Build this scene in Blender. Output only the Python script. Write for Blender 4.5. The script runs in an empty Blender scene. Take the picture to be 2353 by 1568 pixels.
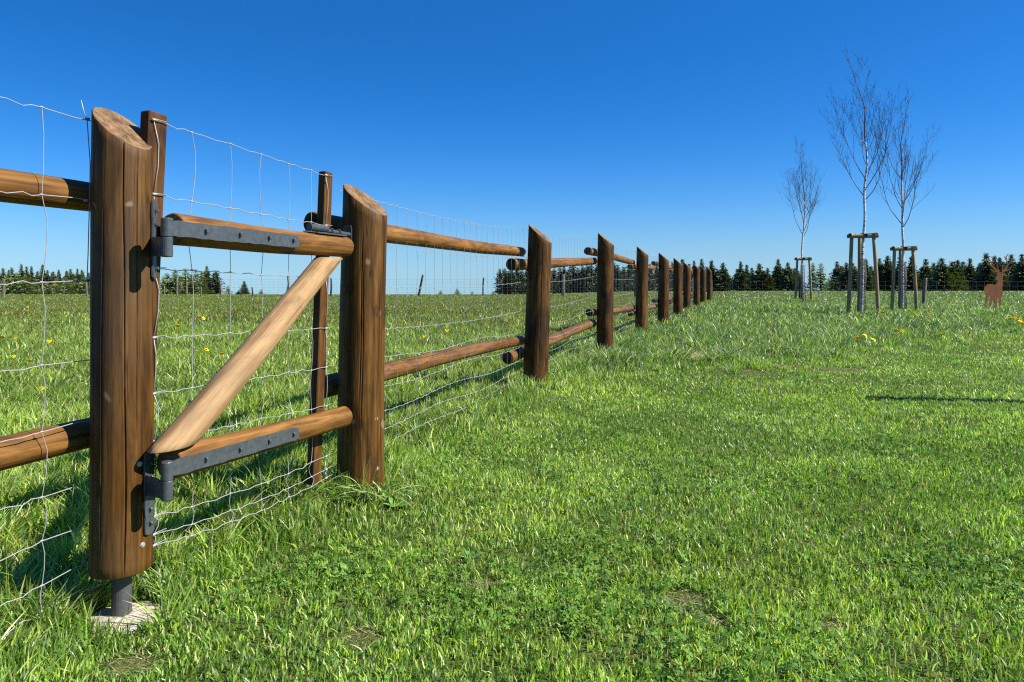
import bpy, bmesh, math, random
import numpy as np
from mathutils import Vector, Matrix, Quaternion

# ------------------------------------------------------------------ camera, sky, sun, exposure
sc = bpy.context.scene
COL = sc.collection
R = math.radians
HC = 1.12            # eye height
F = 1569.0           # focal length in picture units (picture 2353 wide)
CX, HY = 1176.5, 642.0
cam_d = bpy.data.cameras.new('camera'); cam = bpy.data.objects.new('camera', cam_d); COL.objects.link(cam)
cam_d.sensor_width = 36.0; cam_d.lens = 36.0 * F / 2353.0
cam_d.shift_y = -(784.0 - HY) / 2353.0
cam_d.clip_start = 0.05; cam_d.clip_end = 5000.0
cam.location = (0, 0, HC); cam.rotation_euler = (R(90), 0, 0)
sc.camera = cam

SUN_AZ, SUN_EL = R(102.0), R(41.0)       # azimuth clockwise from +Y
w = bpy.data.worlds.new('World'); sc.world = w; w.use_nodes = True
nt = w.node_tree; nt.nodes.clear()
tc = nt.nodes.new('ShaderNodeTexCoord')
sx = nt.nodes.new('ShaderNodeSeparateXYZ'); cx_ = nt.nodes.new('ShaderNodeCombineXYZ')
def mnode(op, v):
    n = nt.nodes.new('ShaderNodeMath'); n.operation = op; n.inputs[1].default_value = v; return n
zmax, zpow, zmul, zadd = mnode('MAXIMUM', 0.0), mnode('POWER', 1.72), mnode('MULTIPLY', 4.3), mnode('ADD', 0.033)   # steeper fall-off of blue towards the horizon
vn = nt.nodes.new('ShaderNodeVectorMath'); vn.operation = 'NORMALIZE'
sky = nt.nodes.new('ShaderNodeTexSky'); sky.sky_type = 'NISHITA'; sky.sun_disc = False
sky.sun_elevation = SUN_EL; sky.sun_rotation = SUN_AZ
sky.air_density = 0.92; sky.dust_density = 0.2; sky.ozone_density = 10; sky.altitude = 500
hs = nt.nodes.new('ShaderNodeHueSaturation'); hs.inputs['Saturation'].default_value = 1.175
hs.inputs['Hue'].default_value = 0.5
bg = nt.nodes.new('ShaderNodeBackground'); bg.inputs['Strength'].default_value = 0.115
out = nt.nodes.new('ShaderNodeOutputWorld')
L = nt.links.new
L(tc.outputs['Generated'], sx.inputs[0]); L(sx.outputs[0], cx_.inputs[0]); L(sx.outputs[1], cx_.inputs[1])
L(sx.outputs[2], zmax.inputs[0]); L(zmax.outputs[0], zpow.inputs[0]); L(zpow.outputs[0], zmul.inputs[0]); L(zmul.outputs[0], zadd.inputs[0])
L(zadd.outputs[0], cx_.inputs[2]); L(cx_.outputs[0], vn.inputs[0])
L(vn.outputs[0], sky.inputs['Vector'])
bw = nt.nodes.new('ShaderNodeRGBToBW'); pw = nt.nodes.new('ShaderNodeMath'); pw.operation = 'POWER'; pw.inputs[1].default_value = -0.35
sca = nt.nodes.new('ShaderNodeVectorMath'); sca.operation = 'SCALE'
L(sky.outputs[0], hs.inputs['Color']); L(sky.outputs[0], bw.inputs[0]); L(bw.outputs[0], pw.inputs[0])
L(hs.outputs[0], sca.inputs[0]); L(pw.outputs[0], sca.inputs['Scale']); L(sca.outputs[0], bg.inputs['Color']); L(bg.outputs[0], out.inputs['Surface'])

sun_d = bpy.data.lights.new('sun', 'SUN'); sun = bpy.data.objects.new('sun', sun_d); COL.objects.link(sun)
sun_d.energy = 4.8; sun_d.angle = R(0.5); sun_d.color = (1.0, 0.955, 0.88)
sd = Vector((math.sin(SUN_AZ) * math.cos(SUN_EL), math.cos(SUN_AZ) * math.cos(SUN_EL), math.sin(SUN_EL)))
sun.rotation_euler = sd.to_track_quat('Z', 'Y').to_euler()
sun.location = (30, -10, 30)
sc.view_settings.view_transform = 'Standard'; sc.view_settings.look = 'None'
sc.view_settings.exposure = 1.0; sc.view_settings.gamma = 1.0
sc.cycles.use_denoising = False
sc.cycles.max_bounces = 6; sc.cycles.diffuse_bounces = 3; sc.cycles.transmission_bounces = 4
sc.cycles.filter_width = 1.2

# ------------------------------------------------------------------ helpers
rng = np.random.default_rng(7)
rnd = random.Random(11)

def at(px, py, Z):
    return Vector(((px - CX) / F * Z, Z, HC - (py - HY) / F * Z))

def sm(x, a, b):
    t = np.clip((np.asarray(x, float) - a) / (b - a), 0, 1)
    return t * t * (3 - 2 * t)

def vnoise(x, y, seed=0):
    x = np.asarray(x, float); y = np.asarray(y, float)
    xi = np.floor(x).astype(np.int64); yi = np.floor(y).astype(np.int64)
    fx = x - xi; fy = y - yi
    fx = fx * fx * (3 - 2 * fx); fy = fy * fy * (3 - 2 * fy)
    def h(a, b):
        n = (a * 374761393 + b * 668265263 + seed * 1274126177) & 0xffffffff
        n = ((n ^ (n >> 13)) * 1103515245) & 0xffffffff
        n = ((n ^ (n >> 16)) * 2246822519) & 0xffffffff
        return ((n ^ (n >> 15)) & 0xffff) / 65535.0
    return ((h(xi, yi) * (1 - fx) + h(xi + 1, yi) * fx) * (1 - fy) +
            (h(xi, yi + 1) * (1 - fx) + h(xi + 1, yi + 1) * fx) * fy)

def fbm(x, y, seed=0):
    return (vnoise(x, y, seed) * .55 + vnoise(x * 2.1 + 5, y * 2.1, seed + 1) * .3 + vnoise(x * 4.3, y * 4.3 + 9, seed + 2) * .15)

def crest_y(x):
    return 40 + 14 * sm(x, 0, 14)

def tz(x, y):
    x = np.asarray(x, float); y = np.asarray(y, float)
    d = np.maximum(0, y - crest_y(x))
    fall = np.where(d < 25, -.00064 * d * d, -.4 - .032 * (d - 25))
    near = (fbm(x * .7, y * .7, 3) - .5) * .035 * (1 - sm(y, 12, 30))
    return fall + near + .04 * np.exp(-(((x + .7) / .6) ** 2 + ((y - 3.55) / .6) ** 2))

def tzs(x, y): return float(tz(x, y))

def tag(o, label=None, cat=None, group=None, kind=None):
    if label: o['label'] = label
    if cat: o['category'] = cat
    if group: o['group'] = group
    if kind: o['kind'] = kind
    return o

def empty(name, loc, label=None, cat=None, group=None):
    o = bpy.data.objects.new(name, None); COL.objects.link(o); o.location = loc
    o.empty_display_size = .1
    return tag(o, label, cat, group)

def root_loc(p):
    v = Vector((0, 0, 0))
    while p is not None:
        v = v + Vector(p.location); p = p.parent
    return v

def link(name, me, mats, parent=None, smooth=False):
    o = bpy.data.objects.new(name, me); COL.objects.link(o)
    for m in (mats if isinstance(mats, (list, tuple)) else [mats]):
        if len(me.materials) < 8 and m is not None: me.materials.append(m)
    if smooth:
        me.polygons.foreach_set('use_smooth', [True] * len(me.polygons))
    if parent is not None: o.parent = parent
    return o

def np_mesh(name, co, idx, tot, mat_idx=None, col=None):
    me = bpy.data.meshes.new(name)
    co = np.ascontiguousarray(co, np.float32); idx = np.ascontiguousarray(idx, np.int32); tot = np.ascontiguousarray(tot, np.int32)
    me.vertices.add(len(co)); me.vertices.foreach_set('co', co.ravel())
    me.loops.add(len(idx)); me.loops.foreach_set('vertex_index', idx)
    me.polygons.add(len(tot))
    st = np.zeros(len(tot), np.int32); st[1:] = np.cumsum(tot)[:-1]
    me.polygons.foreach_set('loop_start', st); me.polygons.foreach_set('loop_total', tot)
    if mat_idx is not None: me.polygons.foreach_set('material_index', np.ascontiguousarray(mat_idx, np.int32))
    me.update(calc_edges=True)
    if col is not None:
        a = me.attributes.new('col', 'FLOAT_COLOR', 'POINT')
        c4 = np.ones((len(co), 4), np.float32); c4[:, :3] = col
        a.data.foreach_set('color', c4.ravel())
    return me

class MB:
    """collects verts and faces, in world coordinates minus an origin"""
    def __init__(s, org=(0, 0, 0)):
        s.v = []; s.f = []; s.m = []; s.o = Vector(org)
    def add(s, vs, fs, mi=0):
        b = len(s.v)
        s.v += [Vector(q) - s.o for q in vs]
        s.f += [tuple(b + i for i in f) for f in fs]; s.m += [mi] * len(fs)
    def tube(s, pts, rad, n=6, caps=True, mi=0):
        pts = [Vector(p) for p in pts]
        if not isinstance(rad, (list, tuple)): rad = [rad] * len(pts)
        t0 = (pts[1] - pts[0]).normalized()
        a = t0.orthogonal().normalized()
        vs = []
        for i, p in enumerate(pts):
            t = (pts[min(i + 1, len(pts) - 1)] - pts[max(i - 1, 0)])
            if t.length < 1e-9: t = t0
            t.normalize()
            a = (a - t * a.dot(t))
            if a.length < 1e-6: a = t.orthogonal()
            a.normalize(); b = t.cross(a)
            for k in range(n):
                an = 2 * math.pi * k / n
                vs.append(p + (a * math.cos(an) + b * math.sin(an)) * rad[i])
        fs = []
        for i in range(len(pts) - 1):
            for k in range(n):
                k2 = (k + 1) % n
                fs.append((i * n + k, i * n + k2, (i + 1) * n + k2, (i + 1) * n + k))
        if caps:
            fs.append(tuple(range(n - 1, -1, -1))); e = (len(pts) - 1) * n
            fs.append(tuple(range(e, e + n)))
        s.add(vs, fs, mi)
    def box(s, c, ax, ay, az, sx, sy, sz, bev=0, mi=0):
        c = Vector(c); ax = Vector(ax); ay = Vector(ay); az = Vector(az)
        vs = []
        b = bev
        if b <= 0:
            for k in (-1, 1):
                for x, y in ((-1, -1), (1, -1), (1, 1), (-1, 1)):
                    vs.append(c + ax * x * sx / 2 + ay * y * sy / 2 + az * k * sz / 2)
            s.add(vs, [(3, 2, 1, 0), (4, 5, 6, 7), (0, 1, 5, 4), (1, 2, 6, 5), (2, 3, 7, 6), (3, 0, 4, 7)], mi)
        else:
            hx, hy = sx / 2, sy / 2
            o = [(-hx + b, -hy), (hx - b, -hy), (hx, -hy + b), (hx, hy - b), (hx - b, hy), (-hx + b, hy), (-hx, hy - b), (-hx, -hy + b)]
            for z, q in ((-sz / 2, 1 - 2 * b / max(sx, sy)), (-sz / 2 + b, 1), (sz / 2 - b, 1), (sz / 2, 1 - 2 * b / max(sx, sy))):
                for x, y in o: vs.append(c + ax * x * q + ay * y * q + az * z)
            fs = [tuple(range(7, -1, -1)), tuple(range(24, 32))]
            for i in range(3):
                for k in range(8):
                    k2 = (k + 1) % 8
                    fs.append((i * 8 + k, i * 8 + k2, (i + 1) * 8 + k2, (i + 1) * 8 + k))
            s.add(vs, fs, mi)
    def prism(s, poly, org, ax, ay, an, th, mi=0):
        """poly in (ax, ay) plane extruded by th along an"""
        org = Vector(org); ax = Vector(ax); ay = Vector(ay); an = Vector(an); n = len(poly)
        vs = [org + ax * x + ay * y for x, y in poly] + [org + ax * x + ay * y + an * th for x, y in poly]
        fs = [tuple(range(n)), tuple(range(2 * n - 1, n - 1, -1))]
        for k in range(n):
            k2 = (k + 1) % n
            fs.append((k, k + n, k2 + n, k2))
        s.add(vs, fs, mi)
    def build(s, name, mats, parent=None, smooth=False):
        me = bpy.data.meshes.new(name)
        me.from_pydata([tuple(q) for q in s.v], [], s.f)
        me.polygons.foreach_set('material_index', s.m)
        bm = bmesh.new(); bm.from_mesh(me); bmesh.ops.recalc_face_normals(bm, faces=bm.faces); bm.to_mesh(me); bm.free()
        me.update()
        return link(name, me, mats, parent, smooth)

# ------------------------------------------------------------------ materials
def newmat(name):
    m = bpy.data.materials.new(name); m.use_nodes = True
    m.node_tree.nodes.clear()
    return m, m.node_tree

def N(nt, kind, **kw):
    n = nt.nodes.new(kind)
    for k, v in kw.items():
        if k.startswith('i_'):
            key = k[2:].replace('_', ' ')
            n.inputs[key].default_value = v
        else: setattr(n, k, v)
    return n

def ramp(nt, stops, interp='LINEAR'):
    r = nt.nodes.new('ShaderNodeValToRGB'); r.color_ramp.interpolation = interp
    e = r.color_ramp.elements
    e[0].position, e[0].color = stops[0][0], (*stops[0][1], 1)
    e[1].position, e[1].color = stops[-1][0], (*stops[-1][1], 1)
    for p, c in stops[1:-1]:
        x = e.new(p); x.color = (*c, 1)
    return r

def mixc(nt, fac, a, b, mode='MIX'):
    m = nt.nodes.new('ShaderNodeMix'); m.data_type = 'RGBA'; m.blend_type = mode; m.clamp_factor = True
    for sock, v in ((m.inputs[0], fac), (m.inputs[6], a), (m.inputs[7], b)):
        if isinstance(v, bpy.types.NodeSocket): nt.links.new(v, sock)
        elif isinstance(v, (int, float)): sock.default_value = v
        else: sock.default_value = (*v, 1)
    return m.outputs[2]

def wood(name, dark, mid, light, streak=1.0, crack=0.6, grey=None, greyamt=0.0, rough=.58, knots=True, spec=.18, scuff=0.0):
    m, nt = newmat(name); l = nt.links.new
    tc = N(nt, 'ShaderNodeTexCoord'); oi = N(nt, 'ShaderNodeObjectInfo')
    off = N(nt, 'ShaderNodeVectorMath', operation='SCALE'); off.inputs[0].default_value = (37, 17, 91)
    l(oi.outputs['Random'], off.inputs['Scale'])
    add = N(nt, 'ShaderNodeVectorMath', operation='ADD'); l(tc.outputs['Object'], add.inputs[0]); l(off.outputs[0], add.inputs[1])
    def nz(scale, sc3, det=4, rough=.6, dist=0.0):
        mp = N(nt, 'ShaderNodeMapping'); mp.inputs['Scale'].default_value = sc3; l(add.outputs[0], mp.inputs['Vector'])
        n = N(nt, 'ShaderNodeTexNoise'); n.inputs['Scale'].default_value = scale; n.inputs['Detail'].default_value = det
        n.inputs['Roughness'].default_value = rough; n.inputs['Distortion'].default_value = dist
        l(mp.outputs[0], n.inputs['Vector']); return n
    grain = nz(42, (1, 1, .055), 6, .66, .5)
    blot = nz(7.5, (1, 1, .30), 4, .6, 1.2)
    fine = nz(120, (1, 1, .04), 3, .6)
    r1 = ramp(nt, [(.26, dark), (.5, mid), (.74, light)]); l(grain.outputs['Fac'], r1.inputs[0])
    r2 = ramp(nt, [(.34, (.34, .32, .30)), (.60, (1.2, 1.17, 1.12))]); l(blot.outputs['Fac'], r2.inputs[0])
    c = mixc(nt, streak * .9, r1.outputs[0], r2.outputs[0], 'MULTIPLY')
    if grey is not None:
        gb = nz(3.2, (1, 1, .5), 4, .6); rg = ramp(nt, [(.48, (0, 0, 0)), (.68, (1, 1, 1))]); l(gb.outputs['Fac'], rg.inputs[0])
        mul = N(nt, 'ShaderNodeMath', operation='MULTIPLY'); l(rg.outputs[0], mul.inputs[0]); mul.inputs[1].default_value = greyamt
        c = mixc(nt, mul.outputs[0], c, grey)
    if scuff:
        sn = nz(7.5, (1, 1, .8), 2, .5); rs = ramp(nt, [(.715, (0, 0, 0)), (.75, (1, 1, 1))]); l(sn.outputs['Fac'], rs.inputs[0])
        ms = N(nt, 'ShaderNodeMath', operation='MULTIPLY'); l(rs.outputs[0], ms.inputs[0]); ms.inputs[1].default_value = scuff
        c = mixc(nt, ms.outputs[0], c, (.34, .27, .19))
    # drying cracks along the grain
    ck = nz(17, (1, 1, .035), 2, .5, .3)
    rc = ramp(nt, [(.484, (0, 0, 0)), (.5, (1, 1, 1)), (.516, (0, 0, 0))]); l(ck.outputs['Fac'], rc.inputs[0])
    brk = nz(4, (1, 1, .8), 2); rb = ramp(nt, [(.5, (0, 0, 0)), (.56, (1, 1, 1))]); l(brk.outputs['Fac'], rb.inputs[0])
    mc = N(nt, 'ShaderNodeMath', operation='MULTIPLY'); l(rc.outputs[0], mc.inputs[0]); l(rb.outputs[0], mc.inputs[1])
    mc2 = N(nt, 'ShaderNodeMath', operation='MULTIPLY'); l(mc.outputs[0], mc2.inputs[0]); mc2.inputs[1].default_value = crack
    c = mixc(nt, mc2.outputs[0], c, (.012, .008, .005))
    # knots
    h_extra = None
    if knots:
        mp = N(nt, 'ShaderNodeMapping'); mp.inputs['Scale'].default_value = (1, 1, .62); l(add.outputs[0], mp.inputs['Vector'])
        vo = N(nt, 'ShaderNodeTexVoronoi'); vo.inputs['Scale'].default_value = 5.2; l(mp.outputs[0], vo.inputs['Vector'])
        rk = ramp(nt, [(.0, (1, 1, 1)), (.055, (.75, .75, .75)), (.075, (.1, .1, .1)), (.1, (.55, .55, .55)), (.15, (0, 0, 0))])
        l(vo.outputs['Distance'], rk.inputs[0])
        c = mixc(nt, rk.outputs[0], c, tuple(q * .35 for q in dark)); h_extra = rk.outputs[0]
    b = N(nt, 'ShaderNodeBsdfPrincipled'); l(c, b.inputs['Base Color'])
    rr = N(nt, 'ShaderNodeMapRange'); rr.inputs['To Min'].default_value = rough - .12; rr.inputs['To Max'].default_value = rough + .15
    l(fine.outputs['Fac'], rr.inputs['Value']); l(rr.outputs[0], b.inputs['Roughness'])
    b.inputs['Specular IOR Level'].default_value = spec
    sub = N(nt, 'ShaderNodeMath', operation='SUBTRACT'); l(fine.outputs['Fac'], sub.inputs[0]); l(mc2.outputs[0], sub.inputs[1])
    g2 = N(nt, 'ShaderNodeMath', operation='ADD'); l(sub.outputs[0], g2.inputs[0]); l(grain.outputs['Fac'], g2.inputs[1])
    bp = N(nt, 'ShaderNodeBump'); bp.inputs['Strength'].default_value = .4; bp.inputs['Distance'].default_value = .004
    l(g2.outputs[0], bp.inputs['Height']); l(bp.outputs[0], b.inputs['Normal'])
    o = N(nt, 'ShaderNodeOutputMaterial'); l(b.outputs[0], o.inputs[0])
    return m

def simple(name, col, rough=.5, metal=0.0, var=.2, scale=30, bump=.2, spec=.5, vscale=(1, 1, 1)):
    m, nt = newmat(name); l = nt.links.new
    tc = N(nt, 'ShaderNodeTexCoord'); mp = N(nt, 'ShaderNodeMapping'); mp.inputs['Scale'].default_value = vscale
    l(tc.outputs['Object'], mp.inputs['Vector'])
    n = N(nt, 'ShaderNodeTexNoise'); n.inputs['Scale'].default_value = scale; n.inputs['Detail'].default_value = 5
    l(mp.outputs[0], n.inputs['Vector'])
    r = ramp(nt, [(.3, tuple(q * (1 - var) for q in col)), (.7, tuple(min(1, q * (1 + var)) for q in col))])
    l(n.outputs['Fac'], r.inputs[0])
    b = N(nt, 'ShaderNodeBsdfPrincipled'); l(r.outputs[0], b.inputs['Base Color'])
    b.inputs['Roughness'].default_value = rough; b.inputs['Metallic'].default_value = metal; b.inputs['Specular IOR Level'].default_value = spec
    if bump:
        bp = N(nt, 'ShaderNodeBump'); bp.inputs['Strength'].default_value = bump; bp.inputs['Distance'].default_value = .003
        l(n.outputs['Fac'], bp.inputs['Height']); l(bp.outputs[0], b.inputs['Normal'])
    o = N(nt, 'ShaderNodeOutputMaterial'); l(b.outputs[0], o.inputs[0])
    return m

def leafmat(name, transl=.35, rough=.5, spec=.3, tint=(1, 1, 1), ttint=(1.1, 1.25, .6)):
    m, nt = newmat(name); l = nt.links.new
    at_ = N(nt, 'ShaderNodeAttribute', attribute_name='col')
    c = mixc(nt, 1.0, at_.outputs['Color'], tint, 'MULTIPLY')
    c2 = mixc(nt, 1.0, at_.outputs['Color'], ttint, 'MULTIPLY')
    b = N(nt, 'ShaderNodeBsdfPrincipled'); l(c, b.inputs['Base Color']); b.inputs['Roughness'].default_value = rough
    b.inputs['Specular IOR Level'].default_value = spec
    t = N(nt, 'ShaderNodeBsdfTranslucent'); l(c2, t.inputs['Color'])
    mx = N(nt, 'ShaderNodeMixShader'); mx.inputs[0].default_value = transl
    l(b.outputs[0], mx.inputs[1]); l(t.outputs[0], mx.inputs[2])
    o = N(nt, 'ShaderNodeOutputMaterial'); l(mx.outputs[0], o.inputs[0])
    return m

M_POST = wood('brown_stained_post', (.022, .0095, .002), (.082, .037, .0062), (.175, .084, .016), crack=.8, scuff=.4)
M_POSTD = wood('dark_stained_post', (.018, .008, .0018), (.068, .030, .0050), (.175, .080, .013), crack=.8, rough=.62)
M_POSTN = wood('near_stained_post', (.018, .0075, .0016), (.080, .035, .0056), (.165, .078, .014), crack=.6, grey=(.10, .075, .05), greyamt=.28, scuff=.7)
M_RAIL = wood('orange_stained_rail', (.055, .024, .005), (.175, .080, .018), (.30, .150, .042), crack=.5, streak=.75)
M_RAILR = wood('brown_stained_rail', (.055, .025, .008), (.145, .067, .020), (.24, .120, .040), crack=.5, streak=.75)
M_BRACE = wood('pale_bare_brace', (.13, .07, .028), (.33, .205, .095), (.48, .33, .17), crack=.7, streak=.75, grey=(.19, .125, .068), greyamt=.55, rough=.6)
M_CUT = wood('weathered_cut_wood', (.07, .04, .018), (.20, .12, .06), (.32, .21, .12), crack=.3, streak=.7, knots=False, rough=.7)
M_END = wood('dark_sawn_end', (.02, .012, .007), (.05, .03, .018), (.10, .06, .035), crack=.3, knots=False, rough=.8)
M_BOARD = wood('stained_board', (.035, .015, .0035), (.09, .040, .009), (.14, .066, .016), crack=.3, knots=False, rough=.6)
M_STAKE = wood('weathered_stake', (.13, .085, .035), (.29, .215, .11), (.40, .31, .175), crack=.5, streak=.5, grey=(.27, .23, .15), greyamt=.5, rough=.75)
M_OLD = wood('grey_old_post', (.07, .058, .043), (.15, .125, .098), (.23, .20, .16), crack=.6, streak=.7, rough=.8)
M_OLDD = wood('dark_old_post', (.03, .026, .022), (.07, .058, .048), (.13, .108, .088), crack=.6, streak=.7, rough=.8)
M_IRON = simple('grey_forged_iron', (.052, .060, .066), rough=.42, metal=.0, var=.22, scale=45, bump=.25, spec=.5)
M_PIN = simple('grey_painted_pin', (.062, .063, .066), rough=.5, var=.15, scale=40, bump=.15)
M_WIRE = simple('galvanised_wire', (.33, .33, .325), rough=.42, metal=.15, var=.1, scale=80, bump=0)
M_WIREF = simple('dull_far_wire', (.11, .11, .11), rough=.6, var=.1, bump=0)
M_BOLT = simple('zinc_screw', (.55, .56, .57), rough=.35, metal=.6, var=.1, bump=0)
M_CONC = simple('pale_concrete', (.40, .35, .26), rough=.9, var=.35, scale=26, bump=.6)
M_RUST = simple('rusted_steel', (.27, .105, .042), rough=.75, var=.22, scale=6, bump=.3, spec=.2)
M_STRAP = simple('black_strap', (.02, .02, .02), rough=.7, bump=0)
M_GUARD = simple('grey_wire_guard', (.085, .088, .09), rough=.6, metal=.0, var=.3, scale=60, bump=0)
M_TWIG = simple('dark_twig', (.085, .058, .048), rough=.8, var=.3, scale=20, bump=0)

def barkmat():
    m, nt = newmat('white_birch_bark'); l = nt.links.new
    tc = N(nt, 'ShaderNodeTexCoord'); mp = N(nt, 'ShaderNodeMapping'); mp.inputs['Scale'].default_value = (3, 3, 11)
    l(tc.outputs['Object'], mp.inputs['Vector'])
    n = N(nt, 'ShaderNodeTexNoise'); n.inputs['Scale'].default_value = 1.6; n.inputs['Detail'].default_value = 4; l(mp.outputs[0], n.inputs['Vector'])
    r = ramp(nt, [(.36, (.06, .045, .04)), (.44, (.46, .42, .38)), (.7, (.74, .70, .66))]); l(n.outputs['Fac'], r.inputs[0])
    b = N(nt, 'ShaderNodeBsdfPrincipled'); l(r.outputs[0], b.inputs['Base Color']); b.inputs['Roughness'].default_value = .6
    o = N(nt, 'ShaderNodeOutputMaterial'); l(b.outputs[0], o.inputs[0]); return m
M_BIRCH = barkmat()
M_GRASS = leafmat('grass_blade', .40, .38, .5)
M_CLOVER = leafmat('clover_leaf', .3, .6, .12)
M_NEEDLE = leafmat('conifer_needles', .12, .6, .15)
M_PETAL = leafmat('dandelion_petal', .25, .6, .1, ttint=(1, 1, 1))

def groundmat():
    m, nt = newmat('meadow_soil'); l = nt.links.new
    tc = N(nt, 'ShaderNodeTexCoord')
    def nz(s, d=4):
        n = N(nt, 'ShaderNodeTexNoise'); n.inputs['Scale'].default_value = s; n.inputs['Detail'].default_value = d; l(tc.outputs['Object'], n.inputs['Vector']); return n
    a = nz(9, 6); b_ = nz(.35); f = nz(90, 3)
    r = ramp(nt, [(.35, (.055, .080, .018)), (.55, (.085, .115, .026)), (.72, (.15, .135, .06))]); l(a.outputs['Fac'], r.inputs[0])
    r2 = ramp(nt, [(.35, (.8, .85, .75)), (.65, (1.15, 1.05, .9))]); l(b_.outputs['Fac'], r2.inputs[0])
    c = mixc(nt, 1, r.outputs[0], r2.outputs[0], 'MULTIPLY')
    b = N(nt, 'ShaderNodeBsdfPrincipled'); l(c, b.inputs['Base Color']); b.inputs['Roughness'].default_value = .95; b.inputs['Specular IOR Level'].default_value = .1
    bp = N(nt, 'ShaderNodeBump'); bp.inputs['Strength'].default_value = .8; bp.inputs['Distance'].default_value = .02
    l(f.outputs['Fac'], bp.inputs['Height']); l(bp.outputs[0], b.inputs['Normal'])
    o = N(nt, 'ShaderNodeOutputMaterial'); l(b.outputs[0], o.inputs[0]); return m
M_GROUND = groundmat()

# ------------------------------------------------------------------ ground
def build_ground():
    ys = np.concatenate([np.linspace(-40, 0, 12)[:-1], np.linspace(0, 16, 64)[:-1], np.linspace(16, 90, 75)[:-1], np.geomspace(90, 1600, 40)])
    xp = np.concatenate([np.linspace(0, 12, 40)[:-1], np.linspace(12, 60, 36)[:-1], np.geomspace(60, 1300, 28)])
    xs = np.concatenate([-xp[::-1][:-1], xp])
    X, Y = np.meshgrid(xs, ys); Z = tz(X, Y)
    co = np.stack([X, Y, Z], -1).reshape(-1, 3)
    ny, nx = X.shape
    i = np.arange(ny - 1)[:, None] * nx + np.arange(nx - 1)[None]
    q = np.stack([i, i + 1, i + nx + 1, i + nx], -1).reshape(-1, 4)
    me = np_mesh('meadow_ground', co, q.ravel(), np.full(len(q), 4))
    o = link('meadow_ground', me, M_GROUND, smooth=True)
    tag(o, 'gently rolling green meadow ground falling away behind a low crest', 'ground', kind='structure')
build_ground()

# ------------------------------------------------------------------ logs
def log(name, p0, p1, r0, r1, mats, parent, seed=0, n=28, m=20, n0=None, n1=None, bow=.006, wob=.03, grooves=(), ell=1.0, round_end=.006):
    """round timber from p0 to p1 with end planes n0/n1; local z runs along the log"""
    p0 = Vector(p0); p1 = Vector(p1); ax = (p1 - p0); Ln = ax.length; ax.normalize()
    q = Z3.rotation_difference(ax); qi = q.inverted()
    l0 = qi @ Vector(n0) if n0 is not None else Vector((0, 0, -1))
    l1 = qi @ Vector(n1) if n1 is not None else Vector((0, 0, 1))
    rr = random.Random(seed)
    ph = [rr.uniform(0, 6.28) for _ in range(12)]
    vs = []; fs = []; mi = []
    TH = [2 * math.pi * k / n for k in range(n)]
    def rad(th, t):
        r = r0 + (r1 - r0) * t
        z = t * Ln
        d = 1 + wob * (.5 * math.sin(2 * th + ph[0] + .8 * z) + .35 * math.sin(3 * th + ph[1] - 1.3 * z) + .4 * math.sin(1.7 * z * 2 + ph[2]) + .25 * math.sin(5 * th + ph[3] + 2.2 * z) + .2 * math.sin(7.1 * z + ph[4] + 2 * th))
        r *= d
        for (ga, gd, gw, gz0, gz1) in grooves:
            if gz0 <= z <= gz1:
                a = th - ga - .035 * math.sin(z * 2.3 + ga * 5) - .015 * math.sin(z * 9 + ga)
                a = (a + math.pi) % (2 * math.pi) - math.pi
                e = min(1, (z - gz0) / .12 + .1, (gz1 - z) / .12 + .1)
                r -= gd * e * max(0, 1 - abs(a) / gw)
        return r
    bx = lambda t: bow * math.sin(math.pi * t) * math.sin(ph[5]) + .35 * bow * math.sin(2 * math.pi * t + ph[6])
    by = lambda t: bow * math.sin(math.pi * t) * math.cos(ph[5]) + .35 * bow * math.cos(2 * math.pi * t + ph[7])
    rows = [0, round_end / Ln] + [i / m for i in range(1, m)] + [1 - round_end / Ln, 1]
    for ri, t in enumerate(rows):
        for th in TH:
            r = rad(th, t)
            if ri in (0, len(rows) - 1): r -= round_end * .8
            x = r * math.cos(th) * ell + bx(t); y = r * math.sin(th) + by(t)
            za = -(l0.x * x + l0.y * y) / l0.z; zb = Ln - (l1.x * x + l1.y * y) / l1.z
            vs.append((x, y, za + (zb - za) * t))
    nr = len(rows)
    for i in range(nr - 1):
        for k in range(n):
            k2 = (k + 1) % n
            fs.append((i * n + k, i * n + k2, (i + 1) * n + k2, (i + 1) * n + k)); mi.append(0)
    for end in (0, nr - 1):
        b = end * n
        prev = [b + k for k in range(n)]
        cx = sum(vs[i][0] for i in prev) / n; cy = sum(vs[i][1] for i in prev) / n; cz = sum(vs[i][2] for i in prev) / n
        for s in (.62, .28):
            cur = []
            for k in range(n):
                v = vs[b + k]; cur.append(len(vs))
                vs.append((cx + (v[0] - cx) * s, cy + (v[1] - cy) * s, cz + (v[2] - cz) * s + rr.uniform(-.0012, .0012)))
            for k in range(n):
                k2 = (k + 1) % n
                f = (prev[k], prev[k2], cur[k2], cur[k])
                fs.append(f if end else f[::-1]); mi.append(1)
            prev = cur
        fs.append(tuple(prev) if end else tuple(prev[::-1])); mi.append(1)
    me = bpy.data.meshes.new(name); me.from_pydata(vs, [], fs); me.polygons.foreach_set('material_index', mi)
    sm_ = [i == 0 for i in mi]; me.polygons.foreach_set('use_smooth', sm_); me.update()
    o = link(name, me, mats, parent)
    o.rotation_mode = 'QUATERNION'; o.rotation_quaternion = q
    o.location = p0 - root_loc(parent)
    return o

Z3 = Vector((0, 0, 1))
FD = Vector((.336, .942, 0)).normalized()           # along the fence, away from the camera
FN = Vector((-FD.y, FD.x, 0))                        # to the paddock side
PN = lambda b: (-FN * math.sin(R(b)) + Z3 * math.cos(R(b)))

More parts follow.
